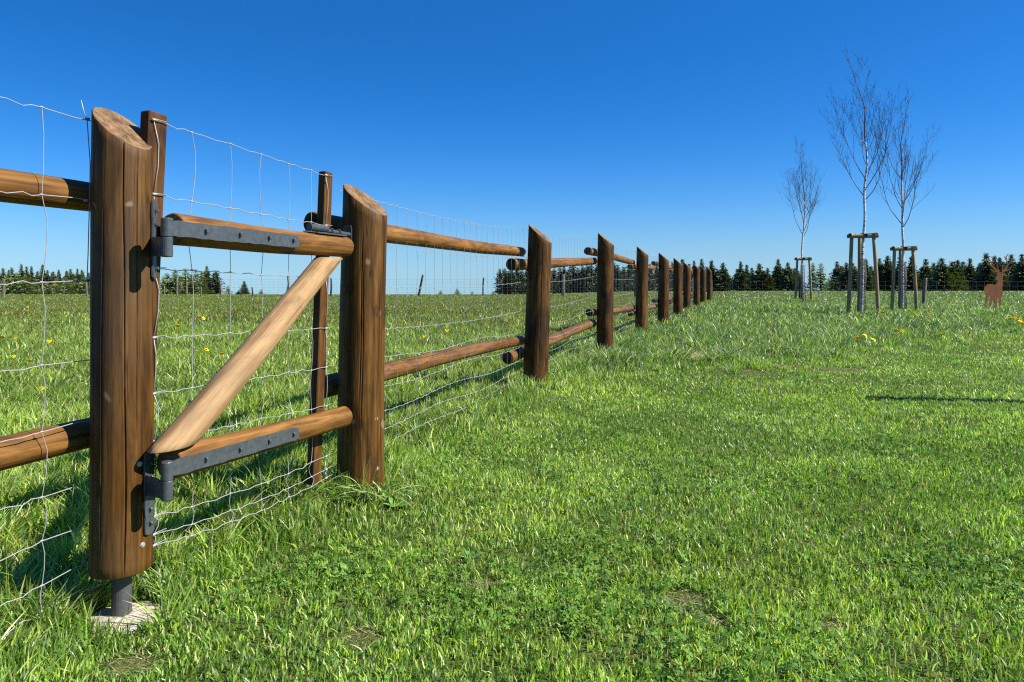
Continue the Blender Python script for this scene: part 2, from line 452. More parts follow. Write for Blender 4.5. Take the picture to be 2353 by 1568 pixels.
# x, y (depth), radius, z of the high tip, sideways lean, hue
POSTS = [(-.776, 3.50, .1165, 1.62, .016), (.245, 7.07, .126, 1.70, .03), (1.40, 10.3, .126, 1.83, .012), (2.65, 13.97, .122, 1.805, .012),
         (3.74, 16.9, .134, 1.79, .012), (5.03, 20.7, .134, 1.78, .0), (6.2, 24.2, .13, 1.737, .004), (7.43, 27.5, .126, 1.733, 0),
         (8.58, 30.7, .128, 1.727, .006), (9.77, 33.8, .128, 1.70, 0)]
P1 = Vector((-1.292, 2.26, 0)); P1R = .092

def fence_x(y):
    ys = [-40, -.9, 2.26] + [p[1] for p in POSTS] + [60, 200]
    xs = [-13, -2.25, -1.292] + [p[0] for p in POSTS] + [19.2, 70]
    return np.interp(y, ys, xs)

def post(parent, x, y, r, tip, lean, seed, mat, n=40, m=24, beta=40, z0=None, grooves=()):
    if z0 is None: z0 = tzs(x, y) - .25
    zc = tip - r * math.tan(R(beta))
    p0 = Vector((x - lean * .0, y, z0)); p1 = Vector((x + lean * (zc - max(z0, 0)), y, zc))
    p0.x -= lean * (max(z0, 0) - z0)
    return log('post', p0, p1, r * 1.03, r * .97, [mat, M_CUT], parent, seed, n=n, m=m, n1=PN(beta), bow=.004, wob=.014, grooves=grooves, round_end=.004)

def net(mb, path, levels, vert_s, r_h, r_v, jit=.012, seed=0, sides=4, zmin=None, fine=True):
    """path: list of (s, point xy); levels: list of functions s->z ; vert_s: positions of the upright wires"""
    rr = random.Random(seed)
    ss = [p[0] for p in path]
    def P(s):
        return (float(np.interp(s, ss, [p[1][0] for p in path])), float(np.interp(s, ss, [p[1][1] for p in path])))
    nd = FN
    L_ = len(levels)
    dev = [[(rr.uniform(-jit, jit) * .4, rr.uniform(-jit, jit) * .6) for _ in vert_s] for _ in range(L_)]
    s0, s1 = ss[0], ss[-1]
    for li, lv in enumerate(levels):
        pts = []
        def put(s, dz=0.0):
            x, y = P(s); pts.append((x, y, lv(s) + dz))
        put(s0)
        last = s0
        for vi, v in enumerate(vert_s):
            g = v - last
            dz = dev[li][vi][1]
            if fine and g > .05:
                k = rr.uniform(.002, .007) * rr.choice((1, 1, -1))
                put(last + g * .28, k * .5); put(last + g * .44, -k * .3); put(last + g * .6, -k); put(last + g * .78, k * .4)
            put(v, dz * .35)
            last = v
        if s1 - last > .03:
            put(last + (s1 - last) * .5, rr.uniform(-.006, .006))
        put(s1)
        mb.tube(pts, r_h, sides, caps=False)
    for vi, v in enumerate(vert_s):
        x, y = P(v)
        pts = []
        for li, lv in enumerate(levels):
            z = lv(v) + dev[li][vi][1] * .35
            pts.append((x, y, z))
            if fine and li < L_ - 1:
                z2 = levels[li + 1](v); a = rr.uniform(-jit, jit)
                for t in (.3, .65):
                    b = a * (1 if t < .5 else .8)
                    pts.append((x + FD.x * b, y + FD.y * b, z + (z2 - z) * t))
        mb.tube(pts, r_v, sides, caps=False)
        if fine:
            for li, lv in enumerate(levels):           # wrapped knots
                z = lv(v) + dev[li][vi][1] * .35
                mb.tube([(x - FD.x * .007, y - FD.y * .007, z - .001), (x - FD.x * .002, y - FD.y * .002, z + .0015), (x + FD.x * .007, y + FD.y * .007, z)], r_h * 1.9, 5, caps=True)

# ------------------------------------------------------------------ near fence section, left of the gate
def near_fence():
    root = empty('post_and_rail_fence', P1, 'near end of the brown log fence with a slant cut post on a steel pin', 'fence', 'brown log pasture fence')
    gr = [(R(-98), .010, .020, .1, 1.2), (R(-57), .013, .022, 0, 1.5), (R(-33), .009, .020, .45, 1.5), (R(-122), .010, .022, 0, 1.6), (R(60), .01, .05, 0, 1.6)]
    pst = post(root, P1.x, P1.y, P1R, 1.70, .004, 5, M_POSTN, n=330, m=40, beta=41, z0=.165, grooves=gr)
    base = Vector(pst.location)
    # steel pin
    mb = MB(P1 + base)
    mb.tube([(P1.x, P1.y, -.15), (P1.x, P1.y, .18)], .0305, 24)
    mb.tube([(P1.x, P1.y, .160), (P1.x, P1.y, .168)], .05, 24)
    def sub(mb, name, mat, smooth=False):
        o = mb.build(name, mat, pst, smooth)
        q = pst.rotation_quaternion.inverted(); o.rotation_mode = 'QUATERNION'; o.rotation_quaternion = q
        return o
    sub(mb, 'steel_pin', M_PIN, False)
    # hinge plates
    for az, za, zb, zl in ((75, 1.387, 1.119, 1.225), (97, .553, .28, .447)):
        mvec = Vector((math.sin(R(az)), math.cos(R(az)), 0)); tv = Vector((mvec.y, -mvec.x, 0))   # tangent
        if tv.dot(Vector((.5, -.87, 0))) < 0: tv = -tv
        org = P1 + mvec * (P1R + .003)
        hh = (za - zb) / 2; zc = (za + zb) / 2
        poly = []
        prof = [(-1, .25), (-.985, .6), (-.93, .95), (-.8, 1), (-.55, .9), (-.35, 1.02), (-.1, .92), (.1, 1), (.35, .9), (.55, 1.03), (.8, 1), (.93, .95), (.985, .6), (1, .25)]
        for t, ww in prof: poly.append((ww * .024, t * hh))
        for t, ww in reversed(prof): poly.append((-ww * .024, t * hh))
        mb = MB(P1 + base)
        mb.prism(poly, org + Z3 * zc, tv, Z3, mvec, .006)
        for t in (-.72, -.38, .38, .72):
            c = org + Z3 * (zc + t * hh) + tv * rnd.uniform(-.006, .006)
            mb.box(c + mvec * .011, tv, Z3, mvec, .011, .011, .012, .002)
        # forged bracket and lower pintle barrel
        kn = GA + GD * (-.037) + GNC * .060
        a = Vector((org.x, org.y, 0)) + mvec * .006; b = Vector((kn.x, kn.y, 0))
        d = (b - a); ln = d.length; d.normalize(); pn = Vector((d.y, -d.x, 0))
        if pn.dot(Vector((.5, -.87, 0))) < 0: pn = -pn
        lob = [(-.03, .015), (-.022, .030), (-.005, .036), (.018, .034), (ln, .030), (ln, -.026), (.018, -.030), (0, -.040), (-.016, -.044), (-.028, -.034), (-.032, -.01)]
        mb.prism(lob, a + Z3 * (zl) + pn * .012, d, Z3, pn, .006)
        mb.tube([(kn.x, kn.y, zl - .034), (kn.x, kn.y, zl - .031), (kn.x, kn.y, zl + .027), (kn.x, kn.y, zl + .029)], [.0155, .0175, .0175, .016], 20)
        mb.tube([(kn.x, kn.y, zl + .02), (kn.x, kn.y, zl + .08)], .009, 12)
        sub(mb, 'hinge_plate', M_IRON)
    # screws
    for az, z in ((118, .52), (112, .255)):
        mv = Vector((math.sin(R(az)), math.cos(R(az)), 0)); c = P1 + mv * (P1R + .001) + Z3 * z
        mb = MB(P1 + base); mb.tube([c - mv * .006, c + mv * .004], .009, 8); mb.tube([c + mv * .004, c + mv * .007], .006, 6)
        sub(mb, 'screw', M_BOLT)
    # post outside the picture that carries the rails' other end
    P0 = Vector((-2.23, -.85, 0))
    post(root, P0.x, P0.y, .12, 1.68, 0, 3, M_POST)
    d = (P1 - P0).normalized(); nn = Vector((-d.y, d.x, 0))
    for z, r in ((1.397, .051), (.598, .052)):
        a = P0 - d * .3 + nn * .19 + Z3 * z; b = P1 + d * .14 + nn * (P1R + .014 + r) + Z3 * z
        log('rail', a, b, r * 1.05, r * .97, [M_RAIL, M_END], root, int(z * 100), n=40, m=30, wob=.03)
    mb = MB(P1)
    Ls = (P1 - P0).length
    path = [(-Ls, (P0 + nn * .10).to_tuple()), (-.045, (P1 + nn * (P1R + .006) - d * .045).to_tuple()), (.02, (P1 + nn * (P1R + .004) + d * .02).to_tuple())]
    zz = [1.645, 1.378, 1.115, .852, .652, .458, .322, .192, .11]
    lv = [(lambda s, z=z, k=k: z + .012 * s * (k % 3) + (.03 * math.sin(s * 1.6) if k > 5 else 0) - (.02 if (s > -.06 and k > 6) else 0)) for k, z in enumerate(zz)]
    vs = [-.2 - .15 * i for i in range(20)][::-1]
    net(mb, path, lv, vs, 0.0016, .00125, .018, 4, 6)
    # tail end twisted round the top knot
    e = P1 + nn * .085 - d * .055
    mb.tube([e + Z3 * 1.64, e + Z3 * 1.66 - d * .01, e + Z3 * 1.70 - d * .022], .0017, 5)
    mb.tube([e + Z3 * 1.645, e + Z3 * 1.5 + d * .012, e + Z3 * 1.40 + d * .01, e + Z3 * 1.2 + d * .004, e + Z3 * 1.115], .0016, 5)
    for k in range(3): mb.tube([e + Z3 * (zz[k] - .002) - d * .01, e + Z3 * (zz[k] + .001) + d * .008], .0042, 6)
    mb.build('wire_mesh', M_WIRE, root, True)

# gate frame of reference: GA hinge end of the top rail axis, GD along it, GNC towards the camera side
GA = Vector((-1.15, 2.24, 0)); GD = Vector((.313, .95, 0)).normalized(); GNC = Vector((GD.y, -GD.x, 0))
near_fence()

# concrete footing under the pin
def footing():
    mb = MB(P1); n = 40; rings = []
    vs = []
    for ri, (r, z) in enumerate(((.122, -.12), (.122, .000), (.113, .008), (.07, .014), (.03, .016))):
        for k in range(n):
            a = 2 * math.pi * k / n
            q = r * (1 + .10 * math.sin(2 * a + 1) + .06 * math.sin(5 * a) + rnd.uniform(-.02, .02))
            vs.append((P1.x + .015 + q * math.cos(a), P1.y - .01 + q * math.sin(a), z + rnd.uniform(-.002, .002)))
    fs = []
    for i in range(4):
        for k in range(n):
            k2 = (k + 1) % n; fs.append((i * n + k, i * n + k2, (i + 1) * n + k2, (i + 1) * n + k))
    fs.append(tuple(range(4 * n, 5 * n)))
    mb.add(vs, fs)
    o = mb.build('concrete_footing', M_CONC); o.location = P1
    tag(o, 'pale round concrete footing in the grass under the nearest post', 'footing')
footing()

# ------------------------------------------------------------------ gate
def gate():
    root = empty('gate', GA, 'brown log gate with iron strap hinges, pale diagonal brace and wire mesh', 'gate')
    UE = 1.11
    zt0, zt1, zb0, zb1 = 1.286, 1.272, .508, .460
    def g(u, v, z): return GA + GD * u + GNC * v + Z3 * z
    log('top_rail', g(.045, 0, zt0), g(UE, 0, zt1), .055, .0490, [M_RAIL, M_CUT], root, 21, n=48, m=30, wob=.025)
    log('bottom_rail', g(.03, 0, zb0), g(UE - .01, 0, zb1), .055, .0490, [M_RAIL, M_CUT], root, 33, n=48, m=30, wob=.03)
    # brace, both ends sawn level
    a = g(.035, .006, zb0 + .052); b = g(.965, .004, zt1 - .052)
    log('brace', a, b, .0535, .051, [M_BRACE, M_CUT], root, 8, n=48, m=30, n0=(0, 0, -1), n1=(0, 0, 1), wob=.03, bow=.008)
    # upright boards behind the mesh
    for ut, ub, zt, zb, wd in ((.062, -.02, 1.685, .24, .078), (1.085, .985, 1.637, .16, .062)):
        ct, cb = g(ut, -.094, zt), g(ub, -.094, zb)
        az = (ct - cb); ln = az.length; az.normalize(); ax = (GD - az * GD.dot(az)).normalized(); ay = az.cross(ax)
        me_mb = MB((0, 0, 0))
        me_mb.box((0, 0, 0), (1, 0, 0), (0, 1, 0), (0, 0, 1), wd, .042, ln, .004)
        o = me_mb.build('upright_board', [M_BOARD], root)
        o.rotation_mode = 'QUATERNION'; o.rotation_quaternion = Matrix((ax, ay, az)).transposed().to_quaternion()
        o.location = (ct + cb) / 2 - GA
    # strap hinges
    for zc0, zc1, sl in ((zt0 - .001, zt1, 1), (zb0 - .002, zb1, 1)):
        mb = MB(GA); n = 20; ul = .655
        top = []; bot = []
        for i in range(n + 1):
            u = -.02 + (ul + .02) * i / n
            zz = zc0 + (zc1 - zc0) * u / UE
            jt, jb = (rnd.uniform(-.0018, .0018), rnd.uniform(-.0018, .0018)) if 0 < i < n else (-.004, .004)
            top.append((u, zz + .0262 + jt)); bot.append((u, zz - .0262 + jb))
        top.append((ul + .006, zc1 + .012)); bot.append((ul + .006, zc1 - .012))
        poly = bot + top[::-1]
        org = GA + GNC * .0545
        # follow the log's taper so that the strap lies on it
        ax = (GD - GNC * .004).normalized()
        mb.prism(poly, org, ax, Z3, GNC, .0065)
        kn = GA + GD * (-.037) + GNC * .060
        zk = zc0
        mb.tube([(kn.x, kn.y, zk - .030), (kn.x, kn.y, zk - .027), (kn.x, kn.y, zk + .028), (kn.x, kn.y, zk + .031)], [.016, .0182, .0182, .016], 22)
        h = mb.build('strap_hinge', M_IRON, root)
        for u in (.13, .30, .465, .62):
            c = org + ax * u + GNC * .0065 + Z3 * (zc0 + (zc1 - zc0) * u / UE + .002)
            m2 = MB(GA); m2.box(c + GNC * .005, ax, Z3, GNC, .011, .015, .012, .002)
            m2.build('bolt', M_IRON, h)
    # latch
    mb = MB(GA)
    zt = lambda u: zt0 + (zt1 - zt0) * u / UE + .055 - .006 * u
    mb.box(g(.955, .012, zt(.95) + .004), GD, GNC, Z3, .24, .036, .006, .002)
    mb.box(g(.80, .012, zt(.80) + .003), GD, GNC, Z3, .07, .02, .004)
    lt = mb.build('latch', M_IRON, root)
    m2 = MB(GA)
    m2.tube([g(.88, .010, zt(.9) + .020), g(1.125, .010, zt(1.1) + .016)], .0095, 14)
    m2.tube([g(.80, .010, zt(.8) + .024), g(.93, .012, zt(.93) + .026)], .0155, 16)
    m2.build('sliding_bolt', M_IRON, lt)
    for u in (.965, 1.03):
        m3 = MB(GA)
        pts = [g(u, .010 + .018 * math.cos(t), zt(u) + .012 + .020 * math.sin(t)) for t in np.linspace(-.4, math.pi + .4, 9)]
        m3.tube(pts, .0035, 8); m3.build('staple', M_IRON, lt)
    # mesh
    mb = MB(GA); nv = -.0675
    us = [.204, .40, .58, .762, .929]
    zl = [1.655, 1.405, 1.155, .923, .735, .575, .322, .262, .225]
    zr = [1.615, 1.375, 1.125, .885, .70, .515, .275, .213, .172]
    # wires: 1.09 m wide
    path = [(.03, g(.03, nv, 0).to_tuple()), (1.06, g(1.06, nv, 0).to_tuple())]
    sag = [0, 0, 0, .0, .0, .0, -.02, -.025, -.03]
    lv = [(lambda s, a=a_, b=b_, k=k_: a + (b - a) * (s - .03) / 1.03 + k * math.sin(math.pi * (s - .03) / 1.03)) for a_, b_, k_ in zip(zl, zr, sag)]
    net(mb, path, lv, us, 0.0016, .00125, .020, 9, 6)
    # wire tails hung down the boards
    for u, zs in ((.035, zl), (1.045, zr)):
        for k in range(0, 9):
            if k < 8:
                j = rnd.uniform(.012, .022) * (1 if k % 2 == 0 else .4)
                mb.tube([g(u, nv - .001, zs[k]), g(u + j, nv, zs[k] - .3 * (zs[k] - zs[k + 1])), g(u + j * .9, nv, zs[k] - .6 * (zs[k] - zs[k + 1])), g(u, nv - .001, zs[k + 1])], .0017, 6)
            mb.tube([g(u - .008, nv + .002, zs[k]), g(u + .006, nv + .002, zs[k] + .001)], .0042, 6)
            mb.tube([g(u - .01, nv + .002, zs[k] + .004), g(u + .05, nv + .003, zs[k] + .004)], .0014, 5)
    mb.build('wire_mesh', M_WIRE, root, True)
gate()

# ------------------------------------------------------------------ the long fence
def long_fence():
    P2 = Vector((POSTS[0][0], POSTS[0][1], 0))
    root = empty('post_and_rail_fence', P2, 'long brown log fence with ten slant cut posts running away across the meadow', 'fence', 'brown log pasture fence')
    for i, (x, y, r, tip, ln) in enumerate(POSTS):
        hi = i < 2
        gr = []
        rr = random.Random(i)
        for k in range(6 if hi else 2):
            gr.append((R(rr.uniform(-150, -10)), rr.uniform(.005, .010), .095 if not hi else .022, rr.uniform(0, .8), rr.uniform(1.3, 1.9)))
        p = post(root, x, y, r, tip, ln, 40 + i, M_POST if i % 3 == 0 else M_POSTD, n=300 if hi else (72 if i < 4 else 28), m=36 if hi else 20, beta=40 if i else 38, grooves=gr)
        if i == 0:
            base = Vector(p.location); qi = p.rotation_quaternion.inverted()
            def sub(mb, name, mat):
                o = mb.build(name, mat, p); o.rotation_mode = 'QUATERNION'; o.rotation_quaternion = qi
            mv = Vector((-.33, -.944, 0)); tv = Vector((mv.y, -mv.x, 0))
            mb = MB(P2 + base)
            poly = [(-.020, -.04), (.020, -.04), (.024, -.03), (.024, .03), (.018, .042), (-.018, .042), (-.024, .03), (-.024, -.03)]
            mb.prism(poly, P2 + mv * (r + .001) + Z3 * 1.345, tv, Z3, mv, .005)
            sub(mb, 'catch_plate', M_IRON)
            for az, z in ((128, .42), (126, .17)):
                mv = Vector((math.sin(R(az)), math.cos(R(az)), 0)); c = P2 + mv * (r + .001) + Z3 * z
                mb = MB(P2 + base); mb.tube([c - mv * .006, c + mv * .005], .010, 8); sub(mb, 'screw', M_BOLT)
    # rails: bay, start height, end height for the upper and the lower course
    UP = [(1.395, 1.405), (1.276, 1.405), (1.54, 1.47), (1.38, 1.42), (1.51, 1.46), (1.37, 1.42), (1.50, 1.45), (1.37, 1.42), (1.49, 1.42)]
    LO = [(.568, .470), (.325, .44), (.618, .53), (.42, .45), (.60, .53), (.43, .46), (.60, .53), (.43, .47), (.58, .5)]
    for i in range(len(POSTS) - 1):
        a = Vector((*POSTS[i][:2], 0)); b = Vector((*POSTS[i + 1][:2], 0)); d = (b - a).normalized(); nn = Vector((-d.y, d.x, 0))
        for ci, (z0, z1) in enumerate((UP[i], LO[i])):
            r = (.054, .054, .058, .055)[(i + ci) % 4] * (1.08 if i == 1 else 1)
            s0 = (.155, .09)[ci] if i == 0 else rnd.uniform(.17, .3)
            s1 = .16
            pa = a - d * s0 + nn * (POSTS[i][2] + .014 + r) + Z3 * z0
            pb = b + d * s1 + nn * (POSTS[i + 1][2] + .014 + r) + Z3 * z1
            if i == 0: pa -= d * .0
            log('rail', pa, pb, r * 1.05, r * .93, [M_RAIL if ci == 0 else M_RAILR, M_END], root, 200 + i * 2 + ci, n=40 if i < 3 else 16, m=36 if i < 3 else 16, wob=.05, bow=.016)
    # wire netting along all bays
    mb = MB(P2)
    path = []; s = 0
    for i, p in enumerate(POSTS):
        if i: s += (Vector(p[:2]) - Vector(POSTS[i - 1][:2])).length
        path.append((s, (p[0] + FN.x * (p[2] + .007), p[1] + FN.y * (p[2] + .007), 0)))
    ss = [q[0] for q in path]
    tab = [[1.58, 1.317, 1.083, .847, .67, .50, .36, .25, .15], [1.645, 1.355, 1.09, .79, .57, .42, .28, .17, .09], [1.735, 1.45, 1.17, .88, .65, .47, .32, .20, .12]]
    while len(tab) < len(POSTS): tab.append([q + rnd.uniform(-.02, .02) + (POSTS[len(tab)][3] - 1.79) * .6 for q in (1.69, 1.41, 1.13, .85, .64, .46, .31, .20, .12)])
    def mk(k):
        col = [t[k] for t in tab]
        def f(q):
            z = float(np.interp(q, ss, col)); j = min(max(int(np.searchsorted(ss, q)) - 1, 0), len(ss) - 2)
            t = (q - ss[j]) / (ss[j + 1] - ss[j])
            return z - (.045 if k == 0 else .03) * math.sin(math.pi * min(max(t, 0), 1)) * (1 if k < 4 else .6 * math.sin(3 * q + k))
        return f
    vs = []
    q = .07
    while q < ss[-1] - .05:
        vs.append(q); q += .152 if q < 20 else .152
    net(mb, path, [mk(k) for k in range(9)], vs, 0.0017, .0011, .016, 14, 4)
    mb.build('wire_mesh', M_WIRE, root, False)
long_fence()

# ------------------------------------------------------------------ far wire fences
def far_fence(label, posts, nlev, top, mats, group):
    """posts: (x, y, height, lean, radius, material)"""
    p0 = Vector((posts[0][0], posts[0][1], tzs(*posts[0][:2])))
    root = empty('wire_fence', p0, label, 'fence', group)
    for i, (x, y, h, ln, r, mt) in enumerate(posts):
        z = tzs(x, y)
        log('post', (x, y, z - .2), (x + ln * h, y, z + h), r * 1.05, r * .95, [mt, mt], root, 300 + i, n=14, m=8, wob=.09, bow=.02)
    mb = MB(p0)
    wp = [p for p in posts if p[5] is not None]
    xs = np.array([p[0] for p in wp]); ysx = np.array([p[1] for p in wp])
    dl = np.concatenate([[0], np.cumsum(np.hypot(np.diff(xs), np.diff(ysx)))])
    def P(s, z):
        x = float(np.interp(s, dl, xs)); y = float(np.interp(s, dl, ysx)) + .07
        j = min(max(int(np.searchsorted(dl, s)) - 1, 0), len(dl) - 2); t = (s - dl[j]) / (dl[j + 1] - dl[j])
        return (x, y, tzs(x, y) + z - .035 * math.sin(math.pi * min(1, max(0, t))))
    for k in range(nlev):
        z = top * (1 - k / (nlev - .6)) 
        n = int(dl[-1] / .8) + 2
        mb.tube([P(dl[-1] * i / n, z + rnd.uniform(-.008, .008)) for i in range(n + 1)], .0034, 3, caps=False)
    s = .2
    while s < dl[-1]:
        mb.tube([P(s, top), P(s + rnd.uniform(-.02, .02), top * .5), P(s, .03)], .0026, 3, caps=False); s += .30
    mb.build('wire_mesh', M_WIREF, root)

def fpt(px, Z): return ((px - CX) / F * Z, Z)
fp = []
for px, Z, h, ln, r, mt in ((-260, 44, 1.3, .02, .07, M_OLD), (-90, 44, 1.3, -.04, .06, M_OLD), (8, 43.5, 1.15, .0, .085, M_OLD), (119, 45, .55, .02, .05, M_OLD), (202, 44, 1.0, -.12, .06, M_OLD), (217, 44, 1.1, .10, .07, M_OLD), (300, 45, 1.2, 0, .06, M_OLD),
                            (378, 45.5, .7, -.04, .045, M_OLD), (406, 45.5, 1.3, .02, .08, M_OLD), (430, 45.5, .95, -.03, .05, M_OLD), (462, 46, .6, .02, .055, M_OLD), (508, 46, .95, -.06, .05, M_OLD), (580, 46, .6, -.03, .05, M_OLDD), (662, 46, 1.35, .0, .07, M_OLDD), (760, 46, 1.2, .02, .06, M_OLDD),
                            (960, 46, 1.45, .23, .075, M_OLDD), (1110, 46, 1.25, .03, .05, M_OLDD), (1295, 45, 1.45, -.02, .12, M_OLD), (1460, 43, 1.3, .02, .07, M_OLDD), (1590, 40, 1.2, .03, .07, M_OLD)):
    x, y = fpt(px, Z); fp.append((x, y, h, ln, r, mt))
far_fence('low wire mesh fence on old grey posts along the far edge of the left paddock', fp, 7, 1.15, None, 'old wire fences at the field edge')
fp = []
for px, Z, h, ln, r, mt in ((1634, 35.3, 1.1, .02, .05, M_OLDD), (1838, 34.9, 1.15, .0, .04, M_OLDD), (2123, 30.5, 1.18, .04, .085, M_OLD), (2560, 28, 1.2, .02, .09, M_OLD), (2800, 27, 1.2, .02, .07, M_OLD)):
    x, y = fpt(px, Z); fp.append((x, y, h, ln, r, mt))
far_fence('thin wire mesh fence with a gnarled grey post behind the staked birches', fp, 6, 1.05, None, 'old wire fences at the field edge')

# ------------------------------------------------------------------ young birches with stakes and guards
def birch(label, base, H, lean_pts, c0, seed, spread, group):
    rr = random.Random(seed)
    b = Vector((base[0], base[1], tzs(*base)))
    root = empty('birch_tree', b, label, 'tree', group)
    n = len(lean_pts)
    def trunk(t):
        x = float(np.interp(t, [p[0] for p in lean_pts], [p[1] for p in lean_pts]))
        return b + Vector((x, .15 * math.sin(t * 3 + seed) * t, t * H))
    def tr(t): return max(.006, .058 * (1 - t) ** .9 * (1 if t < .95 else .8))
    tt = [i / 60 for i in range(61)]
    mb = MB(b)
    cut = int(60 * (c0 + .22))
    P_ = lambda t: trunk(t) + Vector((.02 * math.sin(t * 31 + seed), .02 * math.cos(t * 27), 0)) * min(1, t * 2)
    mb.tube([b + Vector((0, 0, -.15))] + [P_(t) for t in tt[:cut + 1]], [.066] + [tr(t) for t in tt[:cut + 1]], 12)
    mb.build('trunk', M_BIRCH, root, True)
    mb = MB(b)
    mb.tube([P_(t) for t in tt[cut:]], [tr(t) * .96 for t in tt[cut:]], 8)
    def twig(p, d, ln, r, depth):
        pts = [p]; rs = [r]; k = 7 if depth < 2 else 4
        q = p.copy(); dd = d.copy()
        for i in range(k):
            up = .30 if depth == 0 else .10
            dd = (dd + Vector((rr.uniform(-.16, .16), rr.uniform(-.16, .16), up * rr.uniform(.4, 1.5)))).normalized()
            q = q + dd * ln / k; pts.append(q.copy()); rs.append(r * (1 - .75 * (i + 1) / k))
        mb.tube(pts, rs, 5 if depth == 0 else 3, caps=False)
        if depth < 2:
            m = int(ln * (5.0 if depth == 0 else 3.6)) + 1
            for j in range(m):
                t = rr.uniform(.22, .97); i = min(int(t * k), k - 1); pp = pts[i].lerp(pts[i + 1], t * k - i)
                ax = (pts[i + 1] - pts[i]).normalized(); sd_ = Vector((rr.uniform(-1, 1), rr.uniform(-1, 1), rr.uniform(-.15, .8)))
                sd_ = (sd_ - ax * sd_.dot(ax)).normalized()
                nd = (ax * .85 + sd_ * rr.uniform(.35, .7)).normalized()
                twig(pp, nd, ln * rr.uniform(.25, .48) * (1.15 - .5 * t), max(.0024, rs[i] * .5), depth + 1)
        else:
            for j in range(3):                       # buds
                i = rr.randint(1, k); c = pts[i]
                mb.tube([c, c + Vector((rr.uniform(-.01, .01), rr.uniform(-.01, .01), .02))], [.006, .003], 3, caps=False)
    nb = 21
    for i in range(nb):
        t = c0 + (.95 - c0) * (i / (nb - 1)) ** 1.15
        az = i * 2.4 + rr.uniform(-.4, .4)
        rel = (t - c0) / (1 - c0)
        ln = H * (.30 * (1 - rel) ** 1.1 + .035) * rr.uniform(.75, 1.2)
        out_ = spread * rr.uniform(.8, 1.2) * (1 - .35 * rel)
        d = Vector((math.cos(az) * out_, math.sin(az) * out_, 1)).normalized()
        twig(P_(t), d, ln, max(.006, tr(t) * .42), 0)
    mb.build('crown', M_TWIG, root)
    return root, b

def stakes(label, b, h, w, rot, group, lean=0.0):
    root = empty('tree_stakes', b, label, 'tree stakes', group)
    cs = []
    for k in range(3):
        a = rot + k * 2 * math.pi / 3
        cs.append((math.cos(a), math.sin(a)))
    tops = []
    for k, (cx, cy) in enumerate(cs):
        p0 = b + Vector((cx * w * .80, cy * w * .80, -.2)); p1 = b + Vector((cx * w * .57, cy * w * .57, h - .07))
        log('leg', p0, p1, .058, .053, [M_STAKE, M_STAKE], root, 500 + k, n=16, m=8, wob=.04); tops.append(p1)
    for k in range(3):
        a, c = tops[k], tops[(k + 1) % 3]; d = (c - a).normalized()
        z = .022 if k != 1 else .062
        log('crossbar', a - d * .13 + Z3 * (z + .03 * (k == 2)), c + d * .13 + Z3 * (z + .03 * (k == 2)), .060, .060, [M_STAKE, M_OLDD], root, 520 + k, n=16, m=6, wob=.03)
    return root

def guard(label, b, h, r, group, dx):
    """grey plastic mesh sleeve round the trunk"""
    mb = MB(b); n = 14
    for s in (1, -1):
        for k in range(n):
            pts = []
            for i in range(49):
                t = i / 48; a = s * (t * h / (2 * r) * .9) + 2 * math.pi * k / n
                rad = r * (1 + .22 * (1 - t) + .10 * math.sin(t * 11 + dx * 7))
                pts.append(b + Vector((dx * t + rad * math.cos(a), rad * math.sin(a), t * h)))
            mb.tube(pts, .0045, 3, caps=False)
    for t in (.08, .36, .7, .99):
        mb.tube([b + Vector((dx * t + r * 1.12 * math.cos(a), r * 1.12 * math.sin(a), t * h)) for a in np.linspace(0, 2 * math.pi, 15)], .007, 4, caps=False)
    o = mb.build('trunk_guard', M_GUARD); o.location = b
    tag(o, label, 'trunk guard', group)

def strap(label, b, h, xoff, y0, group):
    mb = MB(b)
    c = b + Vector((xoff, 0, h))
    pts = [c + Vector((.075 * math.cos(a), (-.02 - y0 / 2) + (y0 / 2 + .09) * math.sin(a), .02 * math.sin(a))) for a in np.linspace(0, 2 * math.pi, 20)]
    vs = []
    for p in pts[:-1]: vs += [p - Z3 * .05, p + Z3 * .05]
    n = len(pts) - 1
    mb.add(vs, [(2 * i, 2 * ((i + 1) % n), 2 * ((i + 1) % n) + 1, 2 * i + 1) for i in range(n)])
    o = mb.build('tree_tie', M_STRAP); o.location = b
    md = o.modifiers.new('solid', 'SOLIDIFY'); md.thickness = .006
    tag(o, label, 'tree tie', group)

BG = 'young staked birches'
T = [dict(px=1980, Z=21.2, H=8.25, lean=[(0, -.02), (.2, .02), (.45, .07), (.62, .10), (.78, .02), (.9, -.25), (1, -.62)], c0=.43, seed=3, spread=1.05, sh=2.50, sw=.62, rot=R(-168), gh=1.75,
          who='tallest bare birch, the middle of the three staked ones', s='highest'),
     dict(px=2074, Z=23.4, H=7.5, lean=[(0, -.03), (.3, .02), (.6, .02), (.8, .03), (.92, .18), (1, .42)], c0=.38, seed=12, spread=.75, sh=2.2, sw=.56, rot=R(-168), gh=1.72,
          who='bare birch nearest the rusty stag, its twigs narrow and upright', s='right'),
     dict(px=1845, Z=34.5, H=8.4, lean=[(0, .02), (.3, -.05), (.55, .15), (.75, .02), (.88, -.12), (1, -.40)], c0=.38, seed=25, spread=.8, sh=2.18, sw=.56, rot=R(-168), gh=1.85,
          who='smaller looking bare birch standing nearest the end of the log fence', s='left')]
